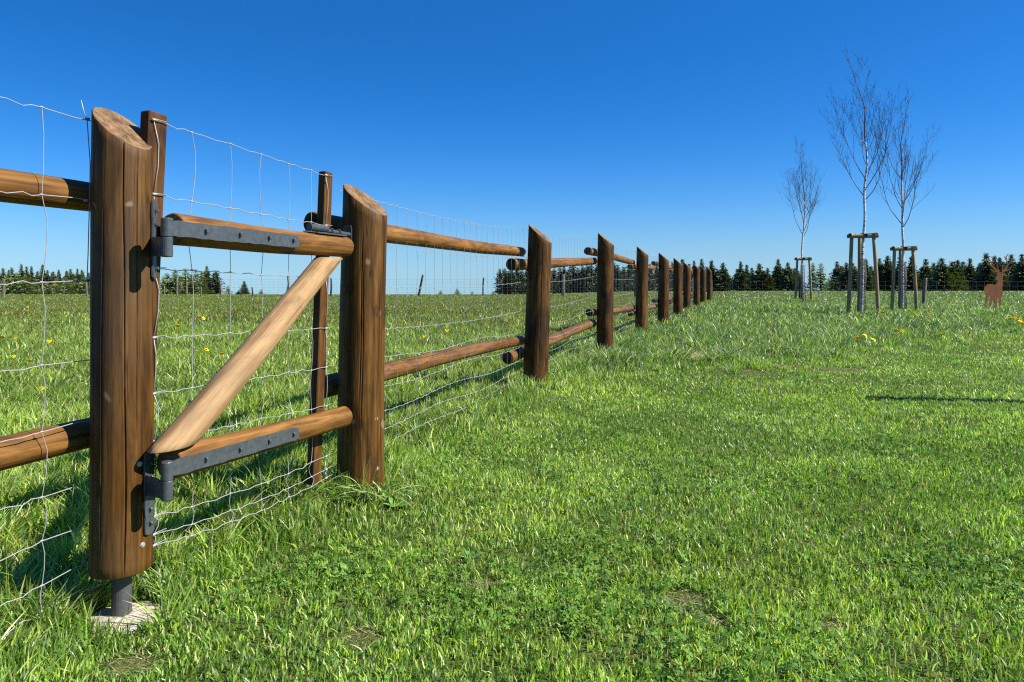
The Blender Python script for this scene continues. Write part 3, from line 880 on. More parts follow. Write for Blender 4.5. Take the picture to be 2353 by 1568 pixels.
for i, t in enumerate(T):
    x, y = fpt(t['px'], t['Z'])
    root, b = birch(t['who'], (x, y), t['H'], t['lean'], t['c0'], t['seed'], t['spread'], BG)
    w_ = ('the tallest birch in the middle', 'the birch nearest the stag', 'the farthest birch beside the log fence')[i]
    stakes('three legged weathered wooden stake frame round ' + w_, b, t['sh'], t['sw'], t['rot'], 'stake frames of the birches')
    guard('grey mesh sleeve round the trunk foot of ' + w_, b, t['gh'], .096, 'trunk guards of the birches', (.03, .02, -.02)[i])
    strap('black strap tying %s to the front crossbar' % w_, b, t['sh'] - .02, (.03, 0, -.02)[i], t['sw'] * .57 * .55, 'ties of the birches')

# ------------------------------------------------------------------ rusty steel stag
def stag():
    K = .00172
    x0, y0 = fpt(2281, 24.0); zb = tzs(x0, y0)
    b = Vector((x0, y0, zb))
    root = empty('deer_silhouette', b, 'flat rust brown steel stag silhouette with antlers standing in the grass', 'garden ornament')
    cv = lambda p: ((p[0] - 660) * K, (1415 - p[1]) * K)
    body = [(485, 1000), (487, 940), (510, 900), (545, 872), (595, 857), (640, 862), (690, 882), (725, 870), (752, 840), (765, 800), (755, 787), (720, 775), (718, 745), (722, 720), (745, 690), (755, 668), (745, 650), (728, 632), (735, 622), (762, 640), (800, 625), (840, 632), (862, 650), (920, 643), (923, 670), (900, 688), (866, 690), (868, 800), (860, 880), (856, 960), (862, 1000), (858, 1040), (845, 1090), (832, 1150), (828, 1250), (815, 1360), (806, 1440), (793, 1440), (792, 1250), (785, 1160), (770, 1140), (757, 1150), (750, 1180), (747, 1250), (744, 1440), (722, 1440), (712, 1340), (705, 1250), (690, 1180), (670, 1165), (640, 1240), (625, 1310), (620, 1440), (604, 1440), (597, 1330), (587, 1250), (600, 1180), (605, 1130), (595, 1118), (580, 1130), (560, 1200), (530, 1280), (512, 1440), (488, 1440), (487, 1330), (500, 1230), (515, 1140), (512, 1080), (497, 1030)]
    th = .008
    mb = MB(b)
    poly = [cv(p) for p in body]
    mb.prism(poly, b + Vector((0, -th / 2, 0)), (1, 0, 0), (0, 0, 1), (0, 1, 0), th)
    mb.build('body_plate', M_RUST, root)
    A = [([(800, 640), (760, 590), (700, 540), (620, 480), (560, 440), (520, 385)], 36, 12), ([(760, 600), (690, 605), (650, 590), (632, 550)], 24, 9), ([(775, 600), (768, 520), (752, 460)], 22, 9), ([(700, 545), (668, 480), (655, 415)], 24, 10),
         ([(655, 430), (672, 360), (640, 308), (562, 290)], 14, 8), ([(620, 485), (585, 460), (555, 470)], 18, 8),
         ([(835, 645), (880, 592), (930, 545), (962, 480), (1010, 430), (1095, 383)], 36, 12), ([(890, 590), (985, 572), (1030, 540), (1042, 485)], 26, 9), ([(862, 620), (860, 540), (862, 465)], 22, 9), ([(963, 480), (958, 400), (936, 355), (938, 300), (982, 240)], 22, 9),
         ([(945, 375), (912, 345), (912, 285)], 16, 8), ([(1010, 435), (1052, 385), (1060, 350)], 18, 8)]
    mb = MB(b)
    for i, (pts, w0, w1) in enumerate(A):
        P_ = [Vector(cv(p)) for p in pts]
        # smooth the strip
        S = []
        for j in range(len(P_) - 1):
            for q in range(4): S.append(P_[j].lerp(P_[j + 1], q / 4))
        S.append(P_[-1])
        for _ in range(3): S = [S[0]] + [(S[j - 1] + S[j] * 2 + S[j + 1]) / 4 for j in range(1, len(S) - 1)] + [S[-1]]
        lft, rgt = [], []
        for j, p in enumerate(S):
            t = j / (len(S) - 1); d = (S[min(j + 1, len(S) - 1)] - S[max(j - 1, 0)]).normalized(); nn = Vector((-d.y, d.x)); ww = (w0 + (w1 - w0) * t) * K / 2
            lft.append(tuple(p + nn * ww)); rgt.append(tuple(p - nn * ww))
        h2 = th + .0009 * (i + 1)
        mb.prism(lft + rgt[::-1], b + Vector((0, -h2 / 2, 0)), (1, 0, 0), (0, 0, 1), (0, 1, 0), h2)
    mb.build('antlers', M_RUST, root)
    mb = MB(b)
    sx = (705 - 660) * K
    mb.tube([b + Vector((sx, .045, -.2)), b + Vector((sx, .045, .50))], .016, 10)
    mb.box(b + Vector((sx, .018, .455)), (1, 0, 0), (0, 1, 0), (0, 0, 1), .14, .03, .03)
    mb.build('support_rod', M_IRON, root)
stag()

# post just outside the picture on the right; its shadow lies on the lawn
def lone_post():
    x, y = 5.25, 6.02
    b = Vector((x, y, tzs(x, y)))
    r = empty('wooden_post', b, 'single brown wooden post standing on the lawn beyond the right border', 'post')
    log('shaft', b - Z3 * .2, b + Z3 * 1.62, .085, .08, [M_POST, M_CUT], r, 77, n=24, m=14)
    log('cap', b + Z3 * 1.622, b + Z3 * 1.68, .095, .06, [M_POST, M_CUT], r, 78, n=24, m=3)
lone_post()

# ------------------------------------------------------------------ conifers
def crown_mesh(kind, seed):
    r_ = np.random.default_rng(seed)
    V = []; C = []
    Rb = {'spruce': .23, 'stem': .17, 'larch': .20}[kind]
    z0 = {'spruce': .03, 'stem': .14, 'larch': .10}[kind]
    layers = {'spruce': 40, 'stem': 30, 'larch': 28}[kind]
    asym = r_.uniform(.8, 1.2, 8)
    base = {'spruce': np.array((.075, .094, .034)), 'stem': np.array((.064, .077, .034)), 'larch': np.array((.15, .195, .048))}[kind]
    def quad(c, d, u, L_, W_, hang, col):
        V.extend([c - d * L_, c + u * W_, c + d * L_ * 1.4 + hang * .5, c - u * W_ + hang]); C.extend([col] * 4)
    for li in range(layers):
        t = (li + r_.uniform(-.3, .3)) / layers
        t = max(t, 0)
        z = z0 + (1 - z0) * t
        env = (1 - t) ** 1.0 if kind != 'stem' else (1 - t) ** .8 * (.5 + .7 * min(1, t * 2.2))
        if kind == 'spruce': env *= .72 + .28 * min(1, (1 - t) * 3.2)
        env = max(env * r_.uniform(.72, 1.15), .03)
        nb = int(r_.integers(7, 11)) if kind != 'larch' else int(r_.integers(5, 8))
        if t > .8: nb = 5
        ph = r_.uniform(0, 6.28)
        for k in range(nb):
            a = ph + k * 6.283 / nb + r_.uniform(-.3, .3)
            ln = Rb * env * r_.uniform(.55, 1.25) * asym[int(a / .7854) % 8]
            if r_.random() < (.10 if kind == 'spruce' else .22): continue
            ns = 5 if env > .2 else 3
            tone = r_.uniform(.5, 1.7); zj = r_.normal(0, .022)
            for s_ in range(ns):
                f = (s_ + .6) / ns
                droop = -.22 * f * f * Rb * env * (1.5 if kind == 'spruce' else .5) + .16 * max(0, f - .65) * Rb * env
                if t > .7: droop += .35 * f * ln
                c = np.array((math.cos(a) * ln * f, math.sin(a) * ln * f, z + zj * (1 - t) + droop))
                for _ in range(3 if kind == 'spruce' else 2):
                    sz = (.017 if kind != 'larch' else .012) * (1.2 - .6 * f) * r_.uniform(.6, 1.3) * (.22 + .78 * min(1, env * 2.0))
                    d = np.array((math.cos(a), math.sin(a), r_.uniform(-.35, .15))) + r_.normal(0, .35, 3) * (.5, .5, .3)
                    d /= np.linalg.norm(d); u = np.cross(d, np.array((0, 0, 1)) + r_.normal(0, .5, 3)); u /= np.linalg.norm(u)
                    cc = c + r_.normal(0, .011, 3) * (1, 1, 1.1)
                    hang = np.array((0, 0, -.020 * r_.uniform(.2, 1.5)))
                    quad(cc, d, u, sz * 1.2, sz * .62, hang, base * tone * r_.uniform(.7, 1.35))
    for q in range(10):                                  # leader shoot
        z = .955 + .0055 * q; a = q * 2.4
        d = np.array((math.cos(a) * .5, math.sin(a) * .5, .8)); u = np.array((-math.sin(a), math.cos(a), 0))
        quad(np.array((0, 0, z)), d, u, .006, .0014, np.zeros(3), base)
    V = np.array(V); C = np.array(C); n = len(V) // 4
    return np_mesh('crown', V, np.arange(len(V)), np.full(n, 4), col=C)

def trunk_mesh(kind, seed):
    rr = random.Random(seed); mb = MB()
    top = .97
    mb.tube([(rr.uniform(-.002, .002), rr.uniform(-.002, .002), top * i / 10) for i in range(11)], [.012 * (1 - .93 * i / 10) for i in range(11)], 7)
    if kind != 'spruce':
        for i in range(46):
            z = rr.uniform(.06, .93); a = rr.uniform(0, 6.28); ln = (.14 if kind == 'stem' else .17) * (1 - z) ** .7 * rr.uniform(.4, 1)
            mb.tube([(0, 0, z), (math.cos(a) * ln * .5, math.sin(a) * ln * .5, z + (.012 if kind == 'larch' else -.004)), (math.cos(a) * ln, math.sin(a) * ln, z + (.01 if kind == 'larch' else -.02))], [.0028, .002, .001], 3, caps=False)
    me = bpy.data.meshes.new('trunk'); me.from_pydata([tuple(v) for v in mb.v], [], mb.f); me.update()
    return me
M_BARK = simple('conifer_bark', (.06, .045, .035), rough=.9, var=.4, scale=12, bump=0)
PROTO = {}
for kind, k in (('spruce', 5), ('stem', 3), ('larch', 3)):
    PROTO[kind] = []
    for i in range(k):
        c = crown_mesh(kind, 100 + i * 7 + len(kind)); c.materials.append(M_NEEDLE)
        t = trunk_mesh(kind, i + 5); t.materials.append(M_BARK)
        PROTO[kind].append((t, c))
ORD = ['first', 'second', 'third', 'fourth', 'fifth', 'sixth', 'seventh', 'eighth', 'ninth', 'tenth', 'eleventh', 'twelfth', 'thirteenth', 'fourteenth', 'fifteenth', 'sixteenth', 'seventeenth', 'eighteenth', 'nineteenth', 'twentieth', 'twenty-first', 'twenty-second', 'twenty-third', 'twenty-fourth', 'twenty-fifth', 'twenty-sixth', 'twenty-seventh', 'twenty-eighth', 'twenty-ninth', 'thirtieth'] + ['%s-%s' % (a, b) for a in ('thirty', 'forty', 'fifty') for b in ('first', 'second', 'third', 'fourth', 'fifth', 'sixth', 'seventh', 'eighth', 'ninth')]

def tree(kind, px, ytop, Z, wpx, label, group):
    x, y = fpt(px, Z); z = tzs(x, y); top = HC - (ytop - HY) / F * Z
    h = top - z; wd = wpx / F * Z
    t, c = PROTO[kind][rnd.randrange(len(PROTO[kind]))]
    root = empty({'spruce': 'spruce_tree', 'stem': 'spruce_tree', 'larch': 'larch_tree'}[kind], (x, y, z - .05), label, 'tree', group)
    root.rotation_euler = (0, 0, rnd.uniform(0, 6.28))
    s = rnd.uniform(1.6, 2.25) * wd / (.46 if kind == 'spruce' else .36)
    root.scale = (s, s, h)
    for nm, me in (('trunk', t), ('crown', c)):
        o = bpy.data.objects.new(nm, me); COL.objects.link(o); o.parent = root

def row(items, where, group, kindname):
    items = sorted(items, key=lambda q: q[1])
    n = len(items)
    for i, (kind, px, yt, Z, wd) in enumerate(items):
        o = 'leftmost' if i == 0 else ('rightmost' if i == n - 1 else ORD[i])
        kn = {'spruce': 'dark spruce', 'stem': 'thin spruce', 'larch': 'pale larch'}[kind]
        tree(kind, px, yt, Z, wd, ('%s, %s of those %s' if i in (0, n - 1) else '%s, %s from left of those %s') % (kn, o, where), group)

J = lambda a: rnd.uniform(-a, a)
# wood behind the stag and the birches
it = [('spruce', px, yt, 225 + J(14), w_) for px, yt, w_ in ((1923, 601, 44), (1945, 603, 42), (1966, 612, 36), (1989, 593, 42), (2021, 592, 40), (2039, 587, 44), (2070, 580, 42), (2094, 588, 42), (2127, 595, 46), (2145, 612, 34), (2164, 592, 48), (2187, 600, 40), (2201, 596, 38), (2229, 593, 46), (2248, 610, 36), (2266, 581, 46), (2285, 587, 42), (2297, 590, 38), (2324, 583, 48), (2348, 584, 46), (2378, 588, 44), (2408, 580, 48), (2440, 588, 44), (2475, 584, 48))]
row(it, 'behind the stag and the two right birches', 'front trees of the dark wood on the right', 'spruce')
it = [('spruce', px + J(6), 606 + J(9), 262 + J(10), 44) for px in range(1934, 2480, 23)]
it += [('spruce', px + J(8), 618 + J(10), 240 + J(8), 40) for px in range(1925, 2480, 27)]
row(it, 'at the back behind the stag', 'back trees of the dark wood on the right', 'spruce')
it = [('spruce', px, yt, 222 + J(10), w_) for px, yt, w_ in ((1702, 600, 38), (1716, 607, 36), (1745, 605, 46), (1764, 615, 34), (1788, 595, 40), (1810, 602, 42), (1826, 615, 32))] + [('larch', 1868, 602, 215, 34), ('larch', 1886, 604, 212, 44)]
it += [('spruce', px, 622 + J(8), 236 + J(6), 34) for px in (1694, 1728, 1756, 1777, 1800, 1818, 1834)]
row(it, 'either side of the farthest birch', 'trees behind the farthest birch', 'spruce')
it = [('spruce', px, yt, 225 + J(10), w_) for px, yt, w_ in ((1568, 594, 36), (1583, 606, 34), (1595, 598, 34), (1612, 595, 36), (1635, 597, 40), (1661, 603, 38), (1545, 602, 34), (1526, 606, 34), (1508, 604, 32))]
it += [('spruce', px, 616 + J(9), 236 + J(6), 34) for px in (1516, 1536, 1556, 1577, 1603, 1624, 1648, 1668)]
row(it, 'behind the far end of the log fence', 'trees behind the end of the log fence', 'spruce')
it = [('stem', px + J(2), yt + J(4), 205 + J(12), 26) for px, yt in ((1275, 618), (1284, 613), (1296, 611), (1306, 620), (1317, 608), (1328, 613), (1338, 606), (1349, 610), (1360, 604), (1373, 608), (1385, 603), (1398, 608), (1410, 602), (1420, 606), (1433, 610), (1448, 599), (1462, 606), (1477, 604), (1491, 606), (1245, 622), (1260, 616))]
row(it, 'behind the third and fourth log posts', 'thin spruces seen through the log fence', 'spruce')
it = [('stem', px, yt + J(3), 205 + J(8), 22) for px, yt in ((1148, 618), (1159, 613), (1168, 622), (1176, 612), (1188, 614), (1199, 617), (1211, 614), (1224, 617))]
row(it, 'left of the long fence second post', 'thin spruces seen through the second bay', 'spruce')
# left side
it = [('spruce', px, yt, 172 + J(10), w_) for px, yt, w_ in ((-60, 612, 30), (-30, 618, 30), (7, 615, 26), (27, 614, 28), (49, 606, 30), (61, 611, 26), (72, 611, 26), (86, 622, 24), (98, 607, 26), (109, 620, 26), (119, 626, 24), (135, 619, 28), (153, 621, 24), (162, 617, 26), (178, 617, 28), (188, 619, 26), (212, 618, 28), (238, 622, 28), (262, 612, 30), (290, 620, 28), (318, 616, 30), (345, 620, 28))]
it += [('spruce', px + J(3), 628 + J(8), 186 + J(6), 26) for px in range(-50, 206, 17)]
row(it, 'left of the nearest post behind the paddock', 'dark spruces at the left field edge', 'spruce')
it = [('larch', px, yt, 150 + J(6), w_) for px, yt, w_ in ((14, 632, 34), (38, 625, 40), (58, 632, 38), (82, 640, 34), (108, 646, 34), (130, 642, 32), (152, 636, 30), (172, 640, 32), (194, 634, 30))]
row(it, 'before the spruces left of the nearest post', 'pale larches at the left field edge', 'larch')
it = [('larch', 384, 626, 150, 40), ('larch', 402, 617, 150, 44), ('larch', 426, 616, 152, 42), ('larch', 450, 618, 155, 36), ('larch', 463, 622, 152, 34), ('spruce', 475, 610, 160, 26), ('stem', 496, 621, 158, 26), ('larch', 524, 655, 150, 18), ('spruce', 561, 645, 150, 24), ('spruce', 548, 668, 150, 16)]
it += [('larch', 376, 634, 158, 36), ('spruce', 392, 638, 166, 28), ('larch', 414, 632, 160, 36), ('spruce', 440, 630, 168, 28), ('spruce', 484, 640, 164, 22)]
row(it, 'seen through the gate', 'trees seen through the gate', 'tree')
it = [('larch', px, yt, 190, w_) for px, yt, w_ in ((600, 664, 16), (690, 668, 20), (1012, 666, 12), (1050, 662, 16), (1085, 668, 12), (1133, 668, 14))]
row(it, 'low on the skyline around the second post', 'small far bushes on the skyline', 'larch')

# ------------------------------------------------------------------ grass
def grass_mesh(x, y, h, w_, lx, ly, col, segs=3, blunt=None):
    """blades: base x,y, height, width, tip offset, colour(n,3)"""
    n = len(x); z = tz(x, y)
    an = rng.uniform(0, 2 * np.pi, n)
    wx, wy = np.cos(an), np.sin(an)
    if segs == 3: T = [0, .42, .75, 1.0]; W = [.8, 1.0, .75, .0]
    elif segs == 2: T = [0, .55, 1.0]; W = [.9, 1.0, .0]
    else: T = [0, 1.0]; W = [1.0, .0]
    vs = []; cols = []
    for i, (t, ww) in enumerate(zip(T, W)):
        px = x + lx * t ** 1.8; py = y + ly * t ** 1.8
        lean = np.sqrt(lx * lx + ly * ly) / np.maximum(h, 1e-4)
        pz = z - .004 + h * t * (1 - .22 * np.minimum(lean, 1.6) * t)
        if i < len(T) - 1:
            vs.append(np.stack([px - wx * w_ * ww / 2, py - wy * w_ * ww / 2, pz], -1)); vs.append(np.stack([px + wx * w_ * ww / 2, py + wy * w_ * ww / 2, pz], -1))
            cols += [col, col]
        else:
            vs.append(np.stack([px, py, pz], -1)); cols.append(col)
    k = len(vs)
    co = np.stack(vs, 1).reshape(-1, 3); cc = np.stack(cols, 1).reshape(-1, 3)
    f = []; tot = []
    for i in range(len(T) - 2):
        f += [2 * i, 2 * i + 1, 2 * i + 3, 2 * i + 2]; tot.append(4)
    f += [2 * (len(T) - 2), 2 * (len(T) - 2) + 1, k - 1]; tot.append(3)
    idx = (np.arange(n)[:, None] * k + np.array(f)[None]).ravel()
    return co, idx, np.tile(tot, n), cc

def strip(y0, y1, dens, margin=1.6):
    hw = lambda y: .80 * y + margin
    area = (hw(y0) + hw(y1)) * (y1 - y0); n = int(area * dens * 1.25)
    y = rng.uniform(y0, y1, n); x = rng.uniform(-1, 1, n) * hw(y1)
    k = np.abs(x) < hw(y); return x[k], y[k]

PATCH = [(.60, 2.36, .09), (.66, 2.24, .06), (-.47, 2.12, .08), (-.10, 2.5, .08), (-1.1, 1.98, .07), (1.02, 2.2, .05), (2.75, 9.7, .55), (2.75, 8.2, .36), (3.55, 8.75, .25), (3.95, 8.3, .36), (6.2, 7.9, .22)]
GREEN = np.array((.185, .315, .044)); YEL = np.array((.360, .470, .070)); PALE_GLINT = np.array((.50, .56, .22)); BLU = np.array((.165, .265, .085)); STRAW = np.array((.50, .44, .23)); DEEP = np.array((.075, .150, .024)); RED = np.array((.22, .10, .033))

def tall_bound(x): return np.interp(x, [-2, .5, 1.6, 2.8, 4.3, 6.5, 10.2, 20], [6.5, 7.0, 7.9, 8.6, 9.5, 11.2, 13.8, 19])

def field(x, y):
    """height, colour, lean etc. at each point"""
    n = len(x)
    fx = fence_x(y); side = x - fx
    left = side < -.02
    big = fbm(x * .55, y * .55, 21); med = fbm(x * 2.2, y * 2.2, 31); sml = fbm(x * 7, y * 7, 41)
    lawn_h = .022 + .028 * sml + .010 * (big - .5)
    tall = sm(y - tall_bound(x) + (med - .5) * 2.2, -.8, 1.6)
    tall_h = (.065 + .19 * sm(.6 * med + .4 * sml, .40, .66)) * (1 - .45 * sm(y, 20, 36))
    h = lawn_h * (1 - tall) + tall_h * tall
    strp = np.exp(-(side / .16) ** 2) * sm(y, .5, 1.5) + .9 * np.exp(-((side - .3) / .35) ** 2) * sm(y, 5.2, 7.5)
    h = np.maximum(h, strp * (.06 + .12 * sml))
    pad = .07 + .10 * sm(sml, .35, .7) + .05 * (med - .5)
    pad = pad * (1 - .45 * sm(y, 14, 30))
    h = np.where(left, pad, h)
    h *= rng.uniform(.55, 1.25, n)
    # colour
    r = rng.random(n)
    m_y = np.clip(.42 + 1.5 * (big - .5) + .9 * (med - .5), 0, 1)
    c = np.where((r < m_y)[:, None], YEL, GREEN)
    r2 = rng.random(n); c = np.where((r2 < .16)[:, None], BLU, c); c = np.where(((r2 > .84))[:, None], DEEP, c)
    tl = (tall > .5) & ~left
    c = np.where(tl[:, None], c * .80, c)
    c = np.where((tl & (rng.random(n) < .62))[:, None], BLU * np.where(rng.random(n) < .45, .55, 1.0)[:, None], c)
    r3 = rng.random(n)
    c = np.where((r3 < .03)[:, None], STRAW * .9, c); c = np.where((r3 > .90)[:, None], PALE_GLINT, c)  # some straw blades; pale ones are sun glints painted into the blade colour
    # reddish sorrel in the paddock further out
    sor = sm(fbm(x * .25, y * .25 + 4, 51), .42, .66) * sm(y, 9, 22) * left
    c = np.where((rng.random(n) < sor * .38)[:, None], RED, c)
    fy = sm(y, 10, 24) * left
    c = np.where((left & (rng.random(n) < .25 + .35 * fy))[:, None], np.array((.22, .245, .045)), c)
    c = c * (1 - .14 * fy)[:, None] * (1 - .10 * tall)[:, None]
    flat = np.zeros(n)
    for (qx, qy, qr) in PATCH:
        d = np.hypot(x - qx, (y - qy)) / qr
        flat = np.maximum(flat, 1 - sm(d + (sml - .5) * 1.4, .45, 1.1))
    c = np.where((rng.random(n) < flat * .85)[:, None], STRAW * rng.uniform(.55, 1.05, n)[:, None], c)
    h = h * (1 - .60 * flat)
    c = c * (rng.uniform(.66, 1.5, n) * (.92 + .3 * sm(med, .3, .7)))[:, None]
    return h, c, tall * ~left, left, flat, side

def clear(x, y):
    """no blades through posts, pin and footing"""
    k = np.hypot(x - P1.x - .015, y - P1.y + .01) > .115
    for p in POSTS: k &= np.hypot(x - p[0], y - p[1]) > p[2] * .97
    return k

def build_grass():
    chunks = {True: [], False: []}
    for y0, y1, dens, wd, segs in ((1.25, 2.6, 13000, .0048, 3), (2.6, 4.2, 9000, .0052, 3), (4.2, 6.5, 5000, .0062, 2), (6.5, 10, 2300, .0078, 2), (10, 16, 720, .0085, 2), (16, 26, 300, .013, 2), (26, 42, 120, .022, 1), (42, 75, 36, .04, 1)):
        x, y = strip(y0, y1, dens)
        k = clear(x, y); x, y = x[k], y[k]
        # clumping
        cl = fbm(x * 9, y * 9, 61); k = rng.random(len(x)) < .35 + 1.0 * sm(cl, .3, .6); x, y = x[k], y[k]
        h, c, tall, left, flat, side = field(x, y)
        k = rng.random(len(x)) > .30 * flat; x, y, h, c, tall, left, flat, side = [q[k] for q in (x, y, h, c, tall, left, flat, side)]
        n = len(x)
        a = rng.uniform(0, 2 * np.pi, n); mag = np.abs(rng.normal(.35, .28, n)) + .35 * tall + .1 * left + 2.2 * flat
        dirn = fbm(x * 1.1, y * 1.1, 71)
        wx = -.35 * (tall + .4 * left) * np.cos(dirn * 6); wy = .15 * np.sin(dirn * 6)
        lx = (np.cos(a) * mag + wx) * h; ly = (np.sin(a) * mag + wy) * h
        ww = wd * rng.uniform(.55, 1.35, n) * (1 + .35 * ((tall > .5) | left)) * np.where(flat > .4, .6, 1)
        for s in (True, False):
            q = left == s
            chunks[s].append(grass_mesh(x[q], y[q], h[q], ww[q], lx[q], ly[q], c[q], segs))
    # dry clippings in the worn spots
    PX, PY, PR = [np.array(q) for q in zip(*PATCH)]
    for qx, qy, qr in PATCH:
        n = int(3.14 * qr * qr * (26000 if qy < 4 else 3500))
        rad = qr * np.sqrt(rng.random(n)) * 1.15; a = rng.uniform(0, 6.283, n); x = qx + rad * np.cos(a) * 1.25; y = qy + rad * np.sin(a)
        keep = rng.random(n) > .25 + .7 * sm(fbm(x * 9, y * 9, 91) + rad / qr * .35, .45, .85)
        x, y = x[keep], y[keep]; n = len(x); h = rng.uniform(.006, .018, n) * (1 if qy < 4 else 1.8); a = rng.uniform(0, 6.283, n); m = rng.uniform(.8, 2.6, n)
        cc = np.where((rng.random(n) < .3)[:, None], GREEN * .8, STRAW if qy < 4 else np.array((.40, .25, .13))) * rng.uniform(.5, 1.25, n)[:, None]
        chunks[False].append(grass_mesh(x, y, h, np.full(n, .0022 if qy < 4 else .006), np.cos(a) * h * m, np.sin(a) * h * m, cc, 1))
    # long tufts: round the posts and scattered in the tall zone
    tx, ty, tn, th_ = [], [], [], []
    for p, nn, hh in [((P1.x - .17, P1.y - .16), 26, .13), ((P1.x + .17, P1.y - .06), 30, .14), ((P1.x - .17, P1.y), 44, .21), ((P1.x + .05, P1.y - .2), 18, .08), ((P1.x - .27, P1.y - .1), 44, .20), ((P1.x + .10, P1.y + .15), 40, .16), ((P1.x - .1, P1.y + .2), 46, .2), ((-.74, 3.36), 46, .19), ((-.86, 3.38), 18, .08), ((-.66, 3.38), 30, .12), ((-.62, 3.5), 30, .14)]:
        tx.append(p[0]); ty.append(p[1]); tn.append(nn); th_.append(hh)
    for p in POSTS[1:]:
        for _ in range(6):
            a = rnd.uniform(0, 6.28); tx.append(p[0] + math.cos(a) * (p[2] + .05)); ty.append(p[1] + math.sin(a) * (p[2] + .05)); tn.append(26); th_.append(rnd.uniform(.10, .2))
    for t in T:
        bx, by = fpt(t['px'], t['Z'])
        for _ in range(16): tx.append(bx + rnd.uniform(-.7, .7)); ty.append(by + rnd.uniform(-.7, .5)); tn.append(26); th_.append(rnd.uniform(.12, .22))
    for _ in range(700):
        yy = rnd.uniform(7.5, 30); xx = rnd.uniform(-.2, .8) * yy
        f = float(fence_x(yy))
        if xx < f + .4 or yy < float(tall_bound(xx)) - .6: continue
        tx.append(xx); ty.append(yy); tn.append(26); th_.append(rnd.uniform(.12, .25) * (1 - .35 * float(sm(yy, 16, 26))))
    for _ in range(420):
        yy = rnd.uniform(2.4, 16); xx = -rnd.uniform(-.2, .85) * yy
        if xx > float(fence_x(yy)) - .1: continue
        tx.append(xx); ty.append(yy); tn.append(20); th_.append(rnd.uniform(.10, .20))
    X = []; Y = []; Hh = []; C = []; LX = []; LY = []; W_ = []
    for x, y, n, hh in zip(tx, ty, tn, th_):
        a = rng.uniform(0, 6.283, n); rad = np.abs(rng.normal(0, .022 + .003 * y, n))
        X.append(x + rad * np.cos(a)); Y.append(y + rad * np.sin(a)); q = hh * rng.uniform(.45, 1.2, n); Hh.append(q)
        mag = rng.uniform(.3, 1.25, n); bias = rng.normal(0, .25, 2) + np.array((-.2, 0))
        LX.append((np.cos(a) * mag + bias[0]) * q); LY.append((np.sin(a) * mag + bias[1]) * q)
        b = np.where((rng.random(n) < .5)[:, None], BLU * 1.15, GREEN); b = np.where((rng.random(n) < .25)[:, None], YEL, b)
        b = np.where((rng.random(n) < .04)[:, None], STRAW, b); C.append(b * rng.uniform(.75, 1.25, n)[:, None])
        W_.append(np.full(n, max(.0048, .0008 * y)) * rng.uniform(.7, 1.4, n))
    X, Y, Hh, C, LX, LY, W_ = [np.concatenate(q) for q in (X, Y, Hh, C, LX, LY, W_)]
    k = clear(X, Y); X, Y, Hh, C, LX, LY, W_ = [q[k] for q in (X, Y, Hh, C, LX, LY, W_)]
    left = X < fence_x(Y)
    for s in (True, False):
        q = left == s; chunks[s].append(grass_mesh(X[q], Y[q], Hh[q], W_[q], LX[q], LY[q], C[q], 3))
    for s, nm, lab in ((False, 'lawn_grass', 'short mown green lawn grass right of the log fence, longer farther back'), (True, 'paddock_grass', 'longer uneven meadow grass behind the log fence')):
        off = 0; co = []; ix = []; tt = []; cc = []
        for a, b, c, d in chunks[s]:
            co.append(a); ix.append(b + off); tt.append(c); cc.append(d); off += len(a)
        me = np_mesh(nm, np.concatenate(co), np.concatenate(ix), np.concatenate(tt), col=np.concatenate(cc))
        o = link(nm, me, M_GRASS); tag(o, lab, 'grass', kind='stuff')
build_grass()

# clover and small broad leaves between the blades
def clover():
    xs, ys = [], []
    for y0, y1, d in ((1.25, 3, 2500), (3, 5, 1300), (5, 9, 300)):
        x, y = strip(y0, y1, d); k = clear(x, y) & (x > fence_x(y) - .5); x, y = x[k], y[k]
        m = fbm(x * 1.6, y * 1.6, 81); k = rng.random(len(x)) < .08 + .85 * sm(m, .46, .66); xs.append(x[k]); ys.append(y[k])
    x = np.concatenate(xs); y = np.concatenate(ys); n = len(x); z = tz(x, y) + rng.uniform(.014, .048, n)
    flat = np.zeros(n)
    for (qx, qy, qr) in PATCH: flat = np.maximum(flat, np.hypot(x - qx, y - qy) < qr * .8)
    k = flat < .5; x, y, z = x[k], y[k], z[k]; n = len(x)
    r = rng.uniform(.0035, .0072, n); yaw = rng.uniform(0, 6.28, n); tilt = rng.normal(0, .45, (n, 2))
    col = np.where((rng.random(n) < .5)[:, None], np.array((.085, .185, .030)), np.array((.150, .270, .042))) * rng.uniform(.75, 1.35, n)[:, None]
    co = []; cc = []
    for leaf in range(3):
        a = yaw + leaf * 2.094
        ca, sa = np.cos(a), np.sin(a)
        for (u, v) in ((.15, 0), (.8, .75), (1.65, .72), (1.75, .0), (1.65, -.72), (.8, -.75)):
            px = (ca * u - sa * v) * r; py = (sa * u + ca * v) * r
            pz = px * tilt[:, 0] + py * tilt[:, 1] + abs(v) * r * .18
            co.append(np.stack([x + px, y + py, z + pz], -1)); cc.append(col)
    co = np.stack(co, 1).reshape(-1, 3); cc = np.stack(cc, 1).reshape(-1, 3)
    f = []
    for leaf in range(3): f += [leaf * 6 + i for i in range(6)]
    idx = (np.arange(n)[:, None] * 18 + np.array(f)[None]).ravel()
    o = link('clover', np_mesh('clover', co, idx, np.full(3 * n, 6), col=cc), M_CLOVER)
    tag(o, 'dark green clover leaves in patches between the lawn blades', 'clover', kind='stuff')
clover()

